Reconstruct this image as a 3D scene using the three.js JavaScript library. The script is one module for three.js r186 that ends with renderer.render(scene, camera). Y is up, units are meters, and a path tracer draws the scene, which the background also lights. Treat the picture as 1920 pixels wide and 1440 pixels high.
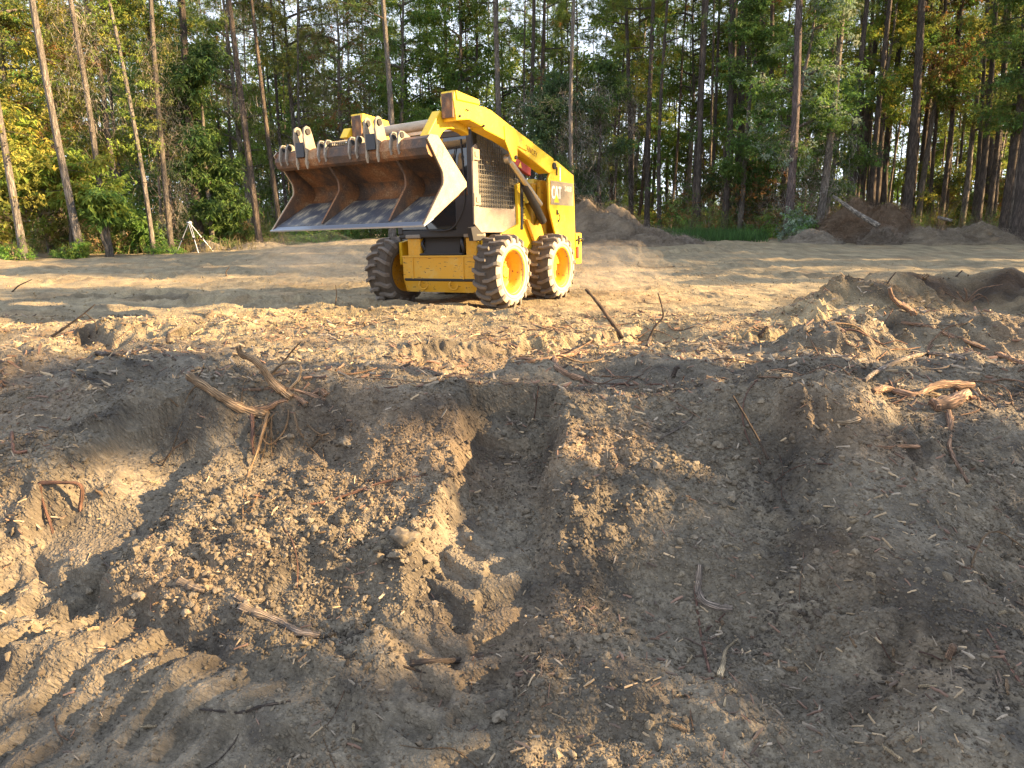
import * as THREE from 'three';
import { mergeGeometries, mergeVertices } from 'three/addons/utils/BufferGeometryUtils.js';
import { RoundedBoxGeometry } from 'three/addons/geometries/RoundedBoxGeometry.js';
import { SimplexNoise } from 'three/addons/math/SimplexNoise.js';

// ---------------------------------------------------------------- camera, sky, sun, exposure
const scene = new THREE.Scene();
const EYE = new THREE.Vector3(0, 0.85, 0), PITCH = Math.atan(287 / 1276);
const camera = new THREE.PerspectiveCamera(2 * Math.atan(720 / 1276) * 180 / Math.PI, 4 / 3, 0.05, 2000);
camera.position.copy(EYE);
camera.rotation.x = -PITCH;
scene.add(camera);

const SUN_EL = 22 * Math.PI / 180, SUN_AZ = 5 * Math.PI / 180;
const SUN = new THREE.Vector3(Math.cos(SUN_EL) * Math.cos(SUN_AZ), Math.sin(SUN_EL), Math.cos(SUN_EL) * Math.sin(SUN_AZ));
const sun = new THREE.DirectionalLight(new THREE.Color().setRGB(1, 0.7, 0.365), 5);
sun.position.copy(SUN).multiplyScalar(80).add(new THREE.Vector3(0, 0, -12));
sun.target.position.set(0, 0, -12);
sun.castShadow = true;
sun.shadow.mapSize.set(4096, 4096);
Object.assign(sun.shadow.camera, { left: -45, right: 45, top: 45, bottom: -45, near: 1, far: 220 });
scene.add(sun, sun.target);
{ // clear afternoon sky: pale near the horizon, blue overhead, same all the way round
  const W = 256, H = 128, a = new Float32Array(W * H * 4);
  for (let j = 0; j < H; j++) for (let i = 0; i < W; i++) {
    const el = ((j + 0.5) / H - 0.5) * Math.PI, t = Math.max(0, Math.sin(el)), k = (j * W + i) * 4;
    const f = Math.pow(t, 0.55), up = el > 0;
    const c = up ? [0.44 - 0.23 * f, 0.475 - 0.22 * f, 0.525 - 0.17 * f] : [0.2, 0.18, 0.15];
    a[k] = c[0]; a[k + 1] = c[1]; a[k + 2] = c[2]; a[k + 3] = 1;
  }
  const sky = new THREE.DataTexture(a, W, H, THREE.RGBAFormat, THREE.FloatType);
  sky.mapping = THREE.EquirectangularReflectionMapping;
  sky.magFilter = sky.minFilter = THREE.LinearFilter;
  sky.needsUpdate = true;
  scene.background = sky; scene.environment = sky;
}
const renderer = new THREE.WebGLRenderer({ antialias: true });
renderer.shadowMap.enabled = true;
renderer.toneMapping = THREE.LinearToneMapping;
renderer.toneMappingExposure = 5.0;

// ---------------------------------------------------------------- small tools
function rng(seed) { let s = seed >>> 0; return () => { s = (s + 0x6D2B79F5) | 0; let t = Math.imul(s ^ (s >>> 15), 1 | s); t = (t + Math.imul(t ^ (t >>> 7), 61 | t)) ^ t; return ((t ^ (t >>> 14)) >>> 0) / 4294967296; }; }
const R = rng(20240), rr = (a, b) => a + (b - a) * R();
const simplex = new SimplexNoise({ random: rng(77) });
const N2 = (x, y) => simplex.noise(x, y), N3 = (x, y, z) => simplex.noise3d(x, y, z);
const clamp = (x, a = 0, b = 1) => Math.min(b, Math.max(a, x)), lerp = (a, b, t) => a + (b - a) * t;
const sstep = (a, b, x) => { const t = clamp((x - a) / (b - a)); return t * t * (3 - 2 * t); };
const V = (x, y, z) => new THREE.Vector3(x, y, z);
const rgb = (r, g, b) => new THREE.Color().setRGB(r, g, b);
const used = {};
function numbered(n) { const k = used[n] = (used[n] ?? -1) + 1; return k ? n + '_' + String(k).padStart(3, '0') : n; }
function shadows(o) { o.traverse((m) => { if (m.isMesh) { m.castShadow = true; m.receiveShadow = true; } }); return o; }
function tag(o, label, category, group, kind) {
  if (label) o.userData.label = label;
  if (category) o.userData.category = category;
  if (group) o.userData.group = group;
  if (kind) o.userData.kind = kind;
  return o;
}
function thing(name, pos, label, category, group) { const g = new THREE.Group(); g.name = numbered(name); g.position.set(...pos); scene.add(g); return tag(g, label, category, group); }
function part(name, geo, m, parent, label) { const o = new THREE.Mesh(Array.isArray(geo) ? merge(geo) : geo, m); o.name = name; parent.add(o); if (label) o.userData.label = label; return shadows(o); }
const parts = (name, list, mat, parent, label) => list.map((g) => part(name, g, mat, parent, label));
function merge(list) {
  const l = list.map((g) => { g = g.index ? g.toNonIndexed() : g; for (const k of Object.keys(g.attributes)) if (!['position', 'normal', 'uv'].includes(k)) g.deleteAttribute(k); return g; });
  return l.length > 1 ? mergeGeometries(l) : l[0];
}
// a pixel of the 1920x1440 photograph as a ray from the eye
const cP = Math.cos(PITCH), sP = Math.sin(PITCH);
function ray(px, py) { const u = (720 - py) / 1276; return V((px - 960) / 1276, -sP + u * cP, -cP - u * sP); }
function onGround(px, py, f) { const r = ray(px, py); let t = 0.8; for (let i = 0; i < 6000; i++) { const x = r.x * t, y = EYE.y + r.y * t, z = r.z * t; if (y < f(x, z)) break; t *= 1.0025; if (t > 200) break; } return V(r.x * t, EYE.y + r.y * t, r.z * t); }
function atDist(px, py, D) { const r = ray(px, py), k = D / -r.z; return V(r.x * k, EYE.y + r.y * k, r.z * k); }

// ---------------------------------------------------------------- ground shape
function base(x, z) {
  const d = -z;
  let h = -0.7 + 0.66 * sstep(1.75, 3.65, d + 0.06 * Math.sin(x * 2.1)) + 0.04 * sstep(3.4, 5.2, d);
  h += 0.55 * sstep(13, 30, d) * sstep(-14, -4, x);
  if (d > 40) h += 0.004 * (d - 40) * sstep(-14, -4, x) * (d < 120 ? 1 : 0) * 0.3;
  return h;
}
const P0 = (p) => onGround(p[0], p[1], base);
class Line {
  constructor(pts) { this.p = pts.map((q) => { const v = P0(q); return [v.x, v.z]; }); this.L = [0]; for (let i = 1; i < this.p.length; i++) this.L.push(this.L[i - 1] + Math.hypot(this.p[i][0] - this.p[i - 1][0], this.p[i][1] - this.p[i - 1][1])); this.len = this.L.at(-1); }
  box(w) { const xs = this.p.map((q) => q[0]), zs = this.p.map((q) => q[1]); return [Math.min(...xs) - w, Math.max(...xs) + w, Math.min(...zs) - w, Math.max(...zs) + w]; }
  near(x, z) { // signed distance (positive = nearer the camera for a line drawn left to right) and length along
    let bd = 1e9, bs = 0, sg = 1;
    for (let i = 0; i + 1 < this.p.length; i++) {
      const [ax, az] = this.p[i], dx = this.p[i + 1][0] - ax, dz = this.p[i + 1][1] - az, l2 = dx * dx + dz * dz;
      const t = clamp(((x - ax) * dx + (z - az) * dz) / l2), ex = x - ax - t * dx, ez = z - az - t * dz, d = ex * ex + ez * ez;
      if (d < bd) { bd = d; bs = this.L[i] + t * Math.sqrt(l2); sg = Math.sign(dx * (z - az) - dz * (x - ax)) || 1; }
    }
    return [Math.sqrt(bd) * sg, bs];
  }
}
const h2 = (i, j, k) => { let n = Math.imul(i, 374761393) ^ Math.imul(j, 668265263) ^ Math.imul(k, 974634777); n = Math.imul(n ^ (n >>> 13), 1274126177); n = Math.imul(n ^ (n >>> 16), 2246822519); return ((n ^ (n >>> 15)) >>> 0) / 4294967296; };
function lumps(x, z, size, fill, k) { // packed rounded clods with sharp creases between them, 0..1
  const u = x / size, v = z / size, I = Math.floor(u), J = Math.floor(v); let m = 0;
  for (let j = J - 1; j <= J + 1; j++) for (let i = I - 1; i <= I + 1; i++) { if (h2(i, j, k) > fill) continue; const r = 0.35 + 0.6 * h2(i, j, k + 1), sq = 0.7 + 0.6 * h2(i, j, k + 4), an = h2(i, j, k + 5) * 3.1, dx = u - i - h2(i, j, k + 2), dz = v - j - h2(i, j, k + 3), a = dx * Math.cos(an) + dz * Math.sin(an), b = (dz * Math.cos(an) - dx * Math.sin(an)) * sq, e = 1 - (a * a + b * b) / (r * r); if (e > 0) m = Math.max(m, r * Math.pow(e, 0.6) * (0.5 + 0.6 * h2(i, j, k + 6))); }
  return m;
}
const FE = [];
function ridge(pts, h, wn, wf, wob = 0.25) {
  const l = new Line(pts), w = Math.max(wn, wf) * 1.4, b = l.box(w);
  FE.push({ b, f(x, z, H) { let [d, s] = l.near(x, z); d += wob * wn * (0.6 * N2(s * 1.3 + 9, h * 50) + 0.5 * N2(x * 3.1, z * 3.1 + h)) + 0.1 * wn * N2(x * 9, z * 9); const t = Math.abs(d) / (d > 0 ? wn : wf); return t < 1 ? H + h * (0.5 + 0.5 * Math.cos(Math.PI * t)) * (1 + 0.3 * N2(s * 1.7, 3 + h * 9)) : H; } });
}
function scarp(pts, drop, reach) { // step down towards the camera that runs out within reach
  const l = new Line(pts), b = l.box(reach * 1.1);
  FE.push({ b, f(x, z, H) { let [d, s] = l.near(x, z); d += 0.09 * N2(s * 1.1, drop * 70) + 0.05 * N2(x * 4, z * 4) + 0.03 * N2(x * 11, z * 11); const e = sstep(0, 0.35, s) * sstep(0, 0.35, l.len - s); return d > -0.03 && d < reach ? H - drop * e * sstep(-0.03, 0.14, d) * (1 - sstep(0.25 * reach, reach, d)) : H; } });
}
function dip(p, rx, rz, h) { const c = P0(p); FE.push({ b: [c.x - rx, c.x + rx, c.z - rz, c.z + rz], f(x, z, H) { const t = Math.hypot((x - c.x) / rx, (z - c.z) / rz) + 0.12 * N2(x * 3, z * 3); return t < 1 ? H + h * (0.5 + 0.5 * Math.cos(Math.PI * t)) : H; } }); }
const TRACKS = [];
function lugs(s, t, hw, p) { // print of a chevron tyre: 0 in the lug, 1 on the sand left between
  const a = Math.abs(t) / hw, ph = s / p + (t > 0 ? 0.5 : 0) + (a < 0.3 ? 0 : -0.62 * (a - 0.3)) + 0.025 * N2(s * 2, t * 3), q = ph - Math.floor(ph);
  const inner = a < 0.12 ? sstep(0, 0.12, a) : 1;
  return lerp(1, sstep(0.40, 0.5, q) * (1 - sstep(0.9, 1.0, q)), inner);
}
function rut(pts, depth, hw, wall, o = {}) {
  const l = new Line(pts), b = l.box(hw + wall + 0.25), n = depth.length - 1;
  const T = { l, b, hw, on: (x, z) => { const [d, s] = l.near(x, z); return Math.abs(d) < hw + 0.02 && s > (o.rough ?? 0) && s < l.len; } };
  TRACKS.push(T);
  FE.push({ b, f(x, z, H) {
    const [d, s] = l.near(x, z), e = s / l.len * n, i = Math.min(n - 1, Math.floor(e)), dep = lerp(depth[i], depth[i + 1], e - i);
    const edge = hw + 0.03 * N2(s * 3, hw * 90) + 0.025 * N2(x * 6, z * 6 + 2) + 0.012 * N2(x * 17, z * 17), a = Math.abs(d) - edge;
    const end = sstep(0, 0.05, s) ;
    let y = H - dep * (1 - sstep(-0.01, wall, a));
    y += (o.berm ?? 0.03) * Math.exp(-Math.pow((a - wall) / 0.07, 2)) * (0.6 + 0.6 * N2(s * 3, d > 0 ? 1 : 7)) * (s > 0.01 && s < l.len - 0.01 ? 1 : 0);
    if (o.lug && Math.abs(d) < edge) { const ff = sstep(o.from ?? 0, (o.from ?? 0) + 0.1, s) * sstep(0, 0.15, l.len - s); y += o.lug * ff * (lugs(s * (o.dir ?? 1), d, hw, o.pitch ?? 0.15) - 0.4) * (0.9 + 0.3 * N2(x * 2.2 + 8, z * 2.2)) * (1 - sstep(-0.03, 0, a)); }
    return y * end + H * (1 - end);
  } });
}
// big shapes, near to far, traced as lines over the bank
ridge([[380, 790], [520, 762], [660, 765], [820, 770]], 0.12, 0.24, 0.8);
dip([560, 835], 0.42, 0.22, -0.08);
ridge([[150, 735], [230, 700], [330, 690], [420, 735]], 0.08, 0.22, 0.4);
ridge([[0, 690], [110, 650], [260, 625], [420, 620]], 0.1, 0.5, 0.5);
ridge([[60, 800], [150, 770], [260, 790]], 0.06, 0.25, 0.3);
ridge([[0, 905], [80, 880], [180, 880]], 0.1, 0.25, 0.3);
ridge([[1480, 790], [1570, 860], [1640, 960], [1690, 1070], [1720, 1180], [1790, 1310], [1860, 1440]], 0.25, 0.55, 0.65);
ridge([[1300, 760], [1400, 800], [1500, 850]], 0.07, 0.25, 0.35);
dip([1310, 1140], 0.45, 0.36, -0.1);
dip([1560, 1330], 0.3, 0.26, -0.06);
ridge([[1060, 830], [1090, 930], [1105, 1010]], 0.05, 0.2, 0.16);
dip([1030, 1110], 0.2, 0.22, -0.06);
ridge([[1010, 1310], [1140, 1312], [1290, 1345], [1420, 1395], [1520, 1440]], 0.07, 0.16, 0.2);
ridge([[590, 1250], [680, 1240], [760, 1270]], 0.06, 0.18, 0.18);
ridge([[560, 1010], [760, 1060], [800, 1130]], 0.04, 0.2, 0.2);
ridge([[300, 1090], [430, 1085], [600, 1060], [760, 1090]], 0.05, 0.14, 0.2);
ridge([[0, 1200], [150, 1215], [290, 1270], [420, 1330], [520, 1370]], 0.07, 0.12, 0.2);
dip([390, 1190], 0.17, 0.12, -0.06);
scarp([[700, 655], [830, 645], [960, 632], [1090, 622], [1230, 602]], 0.13, 1.3);
scarp([[1330, 632], [1420, 622], [1510, 612], [1590, 590]], 0.14, 1.0);
scarp([[0, 660], [60, 640], [160, 628], [300, 640]], 0.12, 0.9);
ridge([[1590, 605], [1680, 580], [1790, 572], [1920, 580], [2100, 600]], 0.38, 0.75, 0.95, 0.12);
ridge([[1540, 655], [1650, 640], [1780, 650], [1960, 655]], 0.2, 0.5, 0.5);
ridge([[1450, 720], [1600, 705], [1760, 715], [1960, 730]], 0.11, 0.35, 0.45);
ridge([[1000, 705], [1150, 690], [1300, 700]], 0.06, 0.3, 0.4);
ridge([[300, 612], [420, 596], [600, 590], [760, 584], [900, 588], [980, 598]], 0.07, 0.28, 0.3);
ridge([[560, 580], [700, 573], [850, 577]], 0.05, 0.22, 0.2);
rut([[0, 562], [160, 558], [300, 561], [480, 572]], [0.02, 0.06, 0.06, 0.03], 0.16, 0.06, { berm: 0.05, lug: 0.03, pitch: 0.2 });
rut([[200, 548], [380, 553], [560, 566], [680, 580]], [0.03, 0.05, 0.06, 0.03], 0.16, 0.06, { berm: 0.045, lug: 0.035, pitch: 0.2 });
rut([[1180, 482], [1280, 472], [1400, 460]], [0.03, 0.07, 0.04], 0.25, 0.1, { berm: 0.09 });
rut([[1300, 523], [1500, 518], [1700, 522], [1900, 517]], [0.02, 0.05, 0.05, 0.02], 0.2, 0.1, { berm: 0.05 });
rut([[1250, 503], [1500, 498], [1750, 494], [1920, 492]], [0.02, 0.06, 0.05, 0.02], 0.25, 0.12, { berm: 0.07 });
rut([[0, 530], [250, 522], [480, 512], [680, 515]], [0.02, 0.05, 0.05, 0.02], 0.22, 0.1, { berm: 0.06 });
rut([[0, 502], [250, 500], [500, 492], [660, 490]], [0.02, 0.05, 0.05, 0.02], 0.25, 0.12, { berm: 0.07 });
rut([[962, 745], [958, 800], [945, 880], [925, 980], [900, 1080], [880, 1180], [850, 1300], [800, 1440]], [0.17, 0.21, 0.18, 0.13, 0.08, 0.05, 0.04, 0.04], 0.175, 0.11, { lug: 0.044, from: 0.72, pitch: 0.16, dir: -1, berm: 0.03, rough: 0.75 });
rut([[330, 810], [255, 890], [190, 980], [100, 1070], [-40, 1150]], [0.1, 0.11, 0.09, 0.07, 0.05], 0.17, 0.12, { lug: 0.034, from: 0.7, pitch: 0.15, dir: -1 });
rut([[-160, 1200], [120, 1350], [420, 1480]], [0.05, 0.05, 0.05], 0.42, 0.05, { lug: 0.036, pitch: 0.14, berm: 0.02 });

function shape(x, z) { let h = base(x, z); for (const e of FE) if (x > e.b[0] && x < e.b[1] && z > e.b[2] && z < e.b[3]) h = e.f(x, z, h); return h; }
const onTrack = (x, z) => { for (const t of TRACKS) if (x > t.b[0] && x < t.b[1] && z > t.b[2] && z < t.b[3] && t.on(x, z)) return true; return false; };
const ZONE = [[520, 990, 0.5, 0.4, 1], [680, 930, 0.35, 0.3, 0.9], [430, 1090, 0.45, 0.3, 1], [640, 1110, 0.4, 0.3, 1], [290, 1000, 0.25, 0.3, 0.9], [240, 1110, 0.3, 0.25, 0.8], [470, 1230, 0.35, 0.12, 0.8], [1130, 950, 0.22, 0.5, 0.9], [1200, 800, 0.45, 0.25, 0.9], [1350, 860, 0.45, 0.3, 0.9], [1110, 1100, 0.15, 0.3, 0.9], [90, 900, 0.35, 0.3, 0.6], [930, 900, 0.2, 0.3, 0.5], [950, 655, 1.1, 0.3, 0.6], [700, 585, 1.3, 0.35, 0.7], [1330, 1150, 0.35, 0.3, 0.35], [860, 1380, 0.4, 0.15, 0.4], [250, 645, 1.2, 0.3, 0.4], [720, 820, 0.5, 0.2, 0.5]].map(([a, b, rx, rz, w]) => { const c = P0([a, b]); return [c.x, c.z, rx, rz, w]; });
const cloddy = (x, z) => { let m = 0; for (const [cx, cz, rx, rz, w] of ZONE) { const e = ((x - cx) / rx) ** 2 + ((z - cz) / rz) ** 2; if (e < 4) m = Math.max(m, w * Math.exp(-e * 0.8)); } return m; };
function ground(x, z) {
  const d = -z; let h = shape(x, z);
  const wx = x, wz = z; if (d < 7) { x += 0.4 * h; z -= 0.6 * h; } // walls get grain of their own height
  const tr = onTrack(wx, wz) ? 0.14 : 1, calm = 1 - 0.75 * Math.exp(-(Math.pow((x + 1.0) / 1.6, 2) + Math.pow((z + 8.6) / 1.5, 2)));
  const near = 1 - sstep(4.4, 6.2, d);
  h += calm * (0.035 * N2(x * 0.9, z * 0.9) + 0.018 * N2(x * 2.3 + 5, z * 2.9));
  if (d > 4) { const k = sstep(4.4, 7, d) * calm; h += k * (0.022 * N2(x * 0.22, z * 1.1 + 40) + 0.014 * N2(x * 0.5 + 11, z * 2.9) + 0.008 * N2(x * 3.5, z * 6) + 0.006 * N2(x * 11, z * 14)); if (d > 11) h += 0.02 * N2(x * 0.16, z * 0.9); }
  if (d < 14) {
    const m = 0.4 + 0.6 * sstep(-0.3, 0.5, N2(x * 1.1 + 20, z * 1.1)), wv = 0.02 * N2(x * 14, z * 14), X = x + wv, Z = z - wv, q = tr * m * (near * 0.75 + 0.25), c = tr > 0.5 && d < 7 ? cloddy(wx, wz) : 0;
    h += q * (0.02 * (Math.abs(N2(x * 4.2, z * 4.2 + 3)) - 0.3) + 0.016 * N2(x * 9, z * 9));
    h += (q + 0.9 * c) * (0.022 * lumps(X, Z, 0.085, 0.4, 1) + 0.014 * lumps(X + 3, Z, 0.042, 0.5, 20));
    if (d < 5) h += (q + 0.5 * c) * (0.008 * lumps(X, Z + 5, 0.03, 0.6, 40) + 0.003 * N2(x * 36, z * 36)) + tr * 0.002 * N2(x * 30, z * 30);
  }
  return h;
}
const at = (px, py) => onGround(px, py, ground);

// ---------------------------------------------------------------- textures and ground mesh
function tile(size, f, comps = 3) { // tiling texture from f(u, v in 0..1) -> [r, g, b] 0..255
  const a = new Uint8Array(size * size * 4);
  for (let j = 0; j < size; j++) for (let i = 0; i < size; i++) { const c = f(i / size, j / size, i, j), k = (j * size + i) * 4; a[k] = c[0]; a[k + 1] = c[1]; a[k + 2] = c[2]; a[k + 3] = 255; }
  const t = new THREE.DataTexture(a, size, size); t.wrapS = t.wrapT = THREE.RepeatWrapping; t.magFilter = THREE.LinearFilter; t.minFilter = THREE.LinearMipmapLinearFilter; t.generateMipmaps = true; t.needsUpdate = true; return t;
}
function tn(u, v, f, seed = 0) { const a = u * 2 * Math.PI, b = v * 2 * Math.PI, r = f / (2 * Math.PI); return simplex.noise4d(Math.cos(a) * r + seed, Math.sin(a) * r, Math.cos(b) * r, Math.sin(b) * r + seed); }
const cells = (() => { // scattered round grains, tiling
  const S = 512, a = new Float32Array(S * S), q = rng(5);
  for (let n = 0; n < 5200; n++) { const cx = q() * S, cy = q() * S, r = 1.5 + 7 * Math.pow(q(), 5), hh = 0.3 + 0.7 * q(); for (let j = -Math.ceil(r); j <= r; j++) for (let i = -Math.ceil(r); i <= r; i++) { const d2 = (i * i + j * j) / (r * r); if (d2 < 1) { const k = ((Math.floor(cy + j) + S) % S) * S + (Math.floor(cx + i) + S) % S; a[k] = Math.max(a[k], hh * Math.sqrt(1 - d2) * Math.min(1, r / 5)); } } }
  return { S, a };
})();
const soilBump = tile(512, (u, v, i, j) => { const g = 90 * cells.a[j * 512 + i] + 60 + 34 * tn(u, v, 18) + 26 * tn(u, v, 46, 3) + 16 * tn(u, v, 110, 8); return [g, g, g]; });
const soilMap = tile(512, (u, v, i, j) => { const g = 205 + 18 * tn(u, v, 30, 1) + 16 * tn(u, v, 90, 2) + (cells.a[j * 512 + i] > 0.15 ? 22 : 0) - (R() < 0.02 ? 60 * R() : 0) + 14 * (R() - 0.5); return [g, g * (0.985 + 0.02 * R()), g * 0.97].map((c) => clamp(c, 0, 255)); });
soilMap.colorSpace = THREE.SRGBColorSpace;
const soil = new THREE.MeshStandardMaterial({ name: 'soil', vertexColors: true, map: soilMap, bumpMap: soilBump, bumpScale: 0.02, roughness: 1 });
const HUMUS_AND_SHADE = [[1660, 592, 0.8, 0.55, 0.65], [1760, 580, 1.1, 0.7, 0.78], [1900, 580, 1.1, 0.7, 0.78], [390, 1190, 0.2, 0.14, 0.55], [760, 1300, 0.3, 0.15, 0.3], [1250, 730, 0.9, 0.3, 0.25], [1700, 1300, 0.5, 0.3, 0.35], [560, 840, 0.4, 0.2, 0.25], [250, 558, 1.5, 0.35, 0.5], [120, 590, 1.5, 0.3, 0.2]].map(([a, b, rx, rz, w]) => { const c = P0([a, b]); return [c.x, c.z, rx, rz, w]; }); // dark topsoil, moist tracks, painted shade of the right mound; dips darkened too
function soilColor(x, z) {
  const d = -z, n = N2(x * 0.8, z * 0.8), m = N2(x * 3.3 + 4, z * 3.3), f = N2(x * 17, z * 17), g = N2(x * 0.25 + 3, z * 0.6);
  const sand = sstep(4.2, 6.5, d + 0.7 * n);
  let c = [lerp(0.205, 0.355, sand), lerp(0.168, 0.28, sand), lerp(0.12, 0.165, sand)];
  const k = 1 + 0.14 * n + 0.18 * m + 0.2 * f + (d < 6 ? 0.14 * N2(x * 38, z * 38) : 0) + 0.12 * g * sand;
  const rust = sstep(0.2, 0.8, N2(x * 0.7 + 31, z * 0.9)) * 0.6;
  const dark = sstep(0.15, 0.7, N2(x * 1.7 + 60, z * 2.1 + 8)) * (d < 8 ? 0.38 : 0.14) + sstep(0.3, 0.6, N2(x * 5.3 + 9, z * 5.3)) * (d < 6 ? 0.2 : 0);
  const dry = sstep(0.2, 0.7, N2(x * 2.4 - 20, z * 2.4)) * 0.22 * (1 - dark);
  const humShade = HUMUS_AND_SHADE.reduce((a, [hx, hz, rx, rz, w]) => a * (1 - w * Math.exp(-2 * (((x - hx) / rx) ** 2 + ((z - hz) / rz) ** 2) * (1 + 0.5 * n))), 1); c = c.map((q, i) => q * (humShade + (1 - humShade) * [0.08, 0.03, 0.02][i]));
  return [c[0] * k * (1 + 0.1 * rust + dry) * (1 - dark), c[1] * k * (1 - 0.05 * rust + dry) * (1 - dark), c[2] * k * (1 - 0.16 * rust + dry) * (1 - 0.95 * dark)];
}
{
  const xs = [], zs = [];
  for (let x = 0, s = 0.0125; x < 420; x += s) { if (x > 2.5) s = Math.min(40, Math.max(0.0125, 0.0125 + (x - 2.5) * 0.012) * (x > 26 ? 4 : 1)); xs.push(x); }
  const X = [...xs.slice(1).reverse().map((x) => -x), ...xs];
  for (let d = -40; d < 1.15;) { zs.push(-d); d += d < -3 ? 6 : d < 0.7 ? 0.25 : 0.05; }
  for (let d = 1.15; d < 420;) { zs.push(-d); d += d < 3.9 ? 0.0098 : Math.min(30, Math.max(0.0098, d * d / 1250)); }
  const nx = X.length, nz = zs.length, p = new Float32Array(nx * nz * 3), c = new Float32Array(nx * nz * 3), uv = new Float32Array(nx * nz * 2), ix = [];
  for (let j = 0, k = 0; j < nz; j++) for (let i = 0; i < nx; i++, k++) {
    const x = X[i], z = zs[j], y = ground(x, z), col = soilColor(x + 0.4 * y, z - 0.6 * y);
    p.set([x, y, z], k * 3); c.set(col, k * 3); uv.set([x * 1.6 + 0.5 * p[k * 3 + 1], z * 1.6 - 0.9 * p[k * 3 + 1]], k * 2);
    if (i + 1 < nx && j + 1 < nz) ix.push(k, k + 1, k + nx, k + 1, k + nx + 1, k + nx);
  }
  const g = new THREE.BufferGeometry();
  g.setAttribute('position', new THREE.BufferAttribute(p, 3)); g.setAttribute('color', new THREE.BufferAttribute(c, 3)); g.setAttribute('uv', new THREE.BufferAttribute(uv, 2));
  g.setIndex(new THREE.BufferAttribute(new Uint32Array(ix), 1)); g.computeVertexNormals();
  const m = new THREE.Mesh(g, soil); m.name = 'ground'; m.userData.kind = 'structure'; m.userData.label = 'churned sandy soil of the clearing with tyre ruts and banks'; scene.add(shadows(m));
  console.log('ground', nx, nz, ix.length / 3);
}

// ---------------------------------------------------------------- tubes, wood
function tube(pts, rad, n, m, wob = 0, seed = 0) {
  const cv = new THREE.CatmullRomCurve3(pts), fr = cv.computeFrenetFrames(n, false), P = [], U = [], I = [], L = cv.getLength();
  for (let i = 0; i <= n; i++) {
    const u = i / n, q = cv.getPointAt(u), r = rad(u);
    for (let j = 0; j <= m; j++) { const a = (j % m) / m * 2 * Math.PI, k = r * (1 + wob * N3(Math.cos(a) * 1.3 + seed, Math.sin(a) * 1.3, u * L / (r * 5 + 0.001) + seed)); P.push(q.x + (fr.normals[i].x * Math.cos(a) + fr.binormals[i].x * Math.sin(a)) * k, q.y + (fr.normals[i].y * Math.cos(a) + fr.binormals[i].y * Math.sin(a)) * k, q.z + (fr.normals[i].z * Math.cos(a) + fr.binormals[i].z * Math.sin(a)) * k); U.push(j / m * Math.max(1, Math.round(6.28 * rad(0) * 3)), u * L); }
  }
  for (let i = 0; i < n; i++) for (let j = 0; j < m; j++) { const a = i * (m + 1) + j, b = a + m + 1; I.push(a, a + 1, b, a + 1, b + 1, b); }
  for (const e of [0, n]) { const c = P.length / 3, q = cv.getPointAt(e / n); P.push(q.x, q.y, q.z); U.push(0, 0); for (let j = 0; j < m; j++) { const a = e * (m + 1) + j; e ? I.push(a, a + 1, c) : I.push(a + 1, a, c); } }
  const g = new THREE.BufferGeometry(); g.setAttribute('position', new THREE.Float32BufferAttribute(P, 3)); g.setAttribute('uv', new THREE.Float32BufferAttribute(U, 2)); g.setIndex(I); g.computeVertexNormals(); return g;
}
const barkTile = tile(256, (u, v) => { const w = tn(u, v, 9, 2), c = Math.abs(simplex.noise4d(Math.cos(u * 6.283) * 2.2 + w * 0.35, Math.sin(u * 6.283) * 2.2, Math.cos(v * 6.283) * 0.8, Math.sin(v * 6.283) * 0.8 + w * 0.2)), g = 255 * clamp(0.25 + 1.6 * c - 0.15 + 0.18 * tn(u, v, 40, 6)); return [g, g, g]; });
const barkMap = tile(256, (u, v) => { const w = tn(u, v, 9, 2), c = Math.abs(simplex.noise4d(Math.cos(u * 6.283) * 2.2 + w * 0.35, Math.sin(u * 6.283) * 2.2, Math.cos(v * 6.283) * 0.8, Math.sin(v * 6.283) * 0.8 + w * 0.2)), g = clamp(0.45 + 0.9 * c + 0.2 * tn(u, v, 26, 4)) * 250; return [g, g * 0.97, g * 0.94]; });
barkMap.colorSpace = THREE.SRGBColorSpace;
const wood = (r, g, b, bump = 0.004) => new THREE.MeshStandardMaterial({ color: rgb(r, g, b), map: barkMap, bumpMap: barkTile, bumpScale: bump, roughness: 0.95 });
const W = { tan: wood(0.62, 0.42, 0.23), pale: wood(0.74, 0.56, 0.35), red: wood(0.4, 0.22, 0.15), dark: wood(0.2, 0.15, 0.11), grey: wood(0.45, 0.37, 0.29), root: wood(0.58, 0.37, 0.23), split: wood(0.85, 0.68, 0.42, 0.002), log: wood(0.36, 0.33, 0.28) };
// pts: [px, py] lie on the ground; [px, py, 1] hang in the air at the distance of their neighbours
function along(pts, sink = 0) {
  const g = pts.map((p) => p[2] ? null : at(p[0], p[1])), idx = g.map((v, i) => v ? i : -1).filter((i) => i >= 0);
  return pts.map((p, i) => {
    if (g[i]) return g[i].clone().add(V(0, sink, 0));
    const a = Math.max(...idx.filter((k) => k < i), -1), b = Math.min(...idx.filter((k) => k > i), 999);
    const za = a >= 0 ? g[a].z : null, zb = b < 999 ? g[b].z : null, z = za === null ? zb : zb === null ? za : lerp(za, zb, (i - a) / (b - a));
    return atDist(p[0], p[1], Math.min(-z - (p[2] === 1 ? 0 : p[2] - 1), -at(p[0], p[1]).z - 0.015));
  });
}
function limb(pts, r0, r1, sink, segs = 7, n = 0, seed = R() * 50) { const q = Array.isArray(pts[0]) ? along(pts, sink) : pts; return tube(q, (u) => lerp(r0, r1, u) * (1 + 0.2 * N2(u * 9, seed)), n || Math.max(10, q.length * 7), segs, 0.28, seed); }
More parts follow.
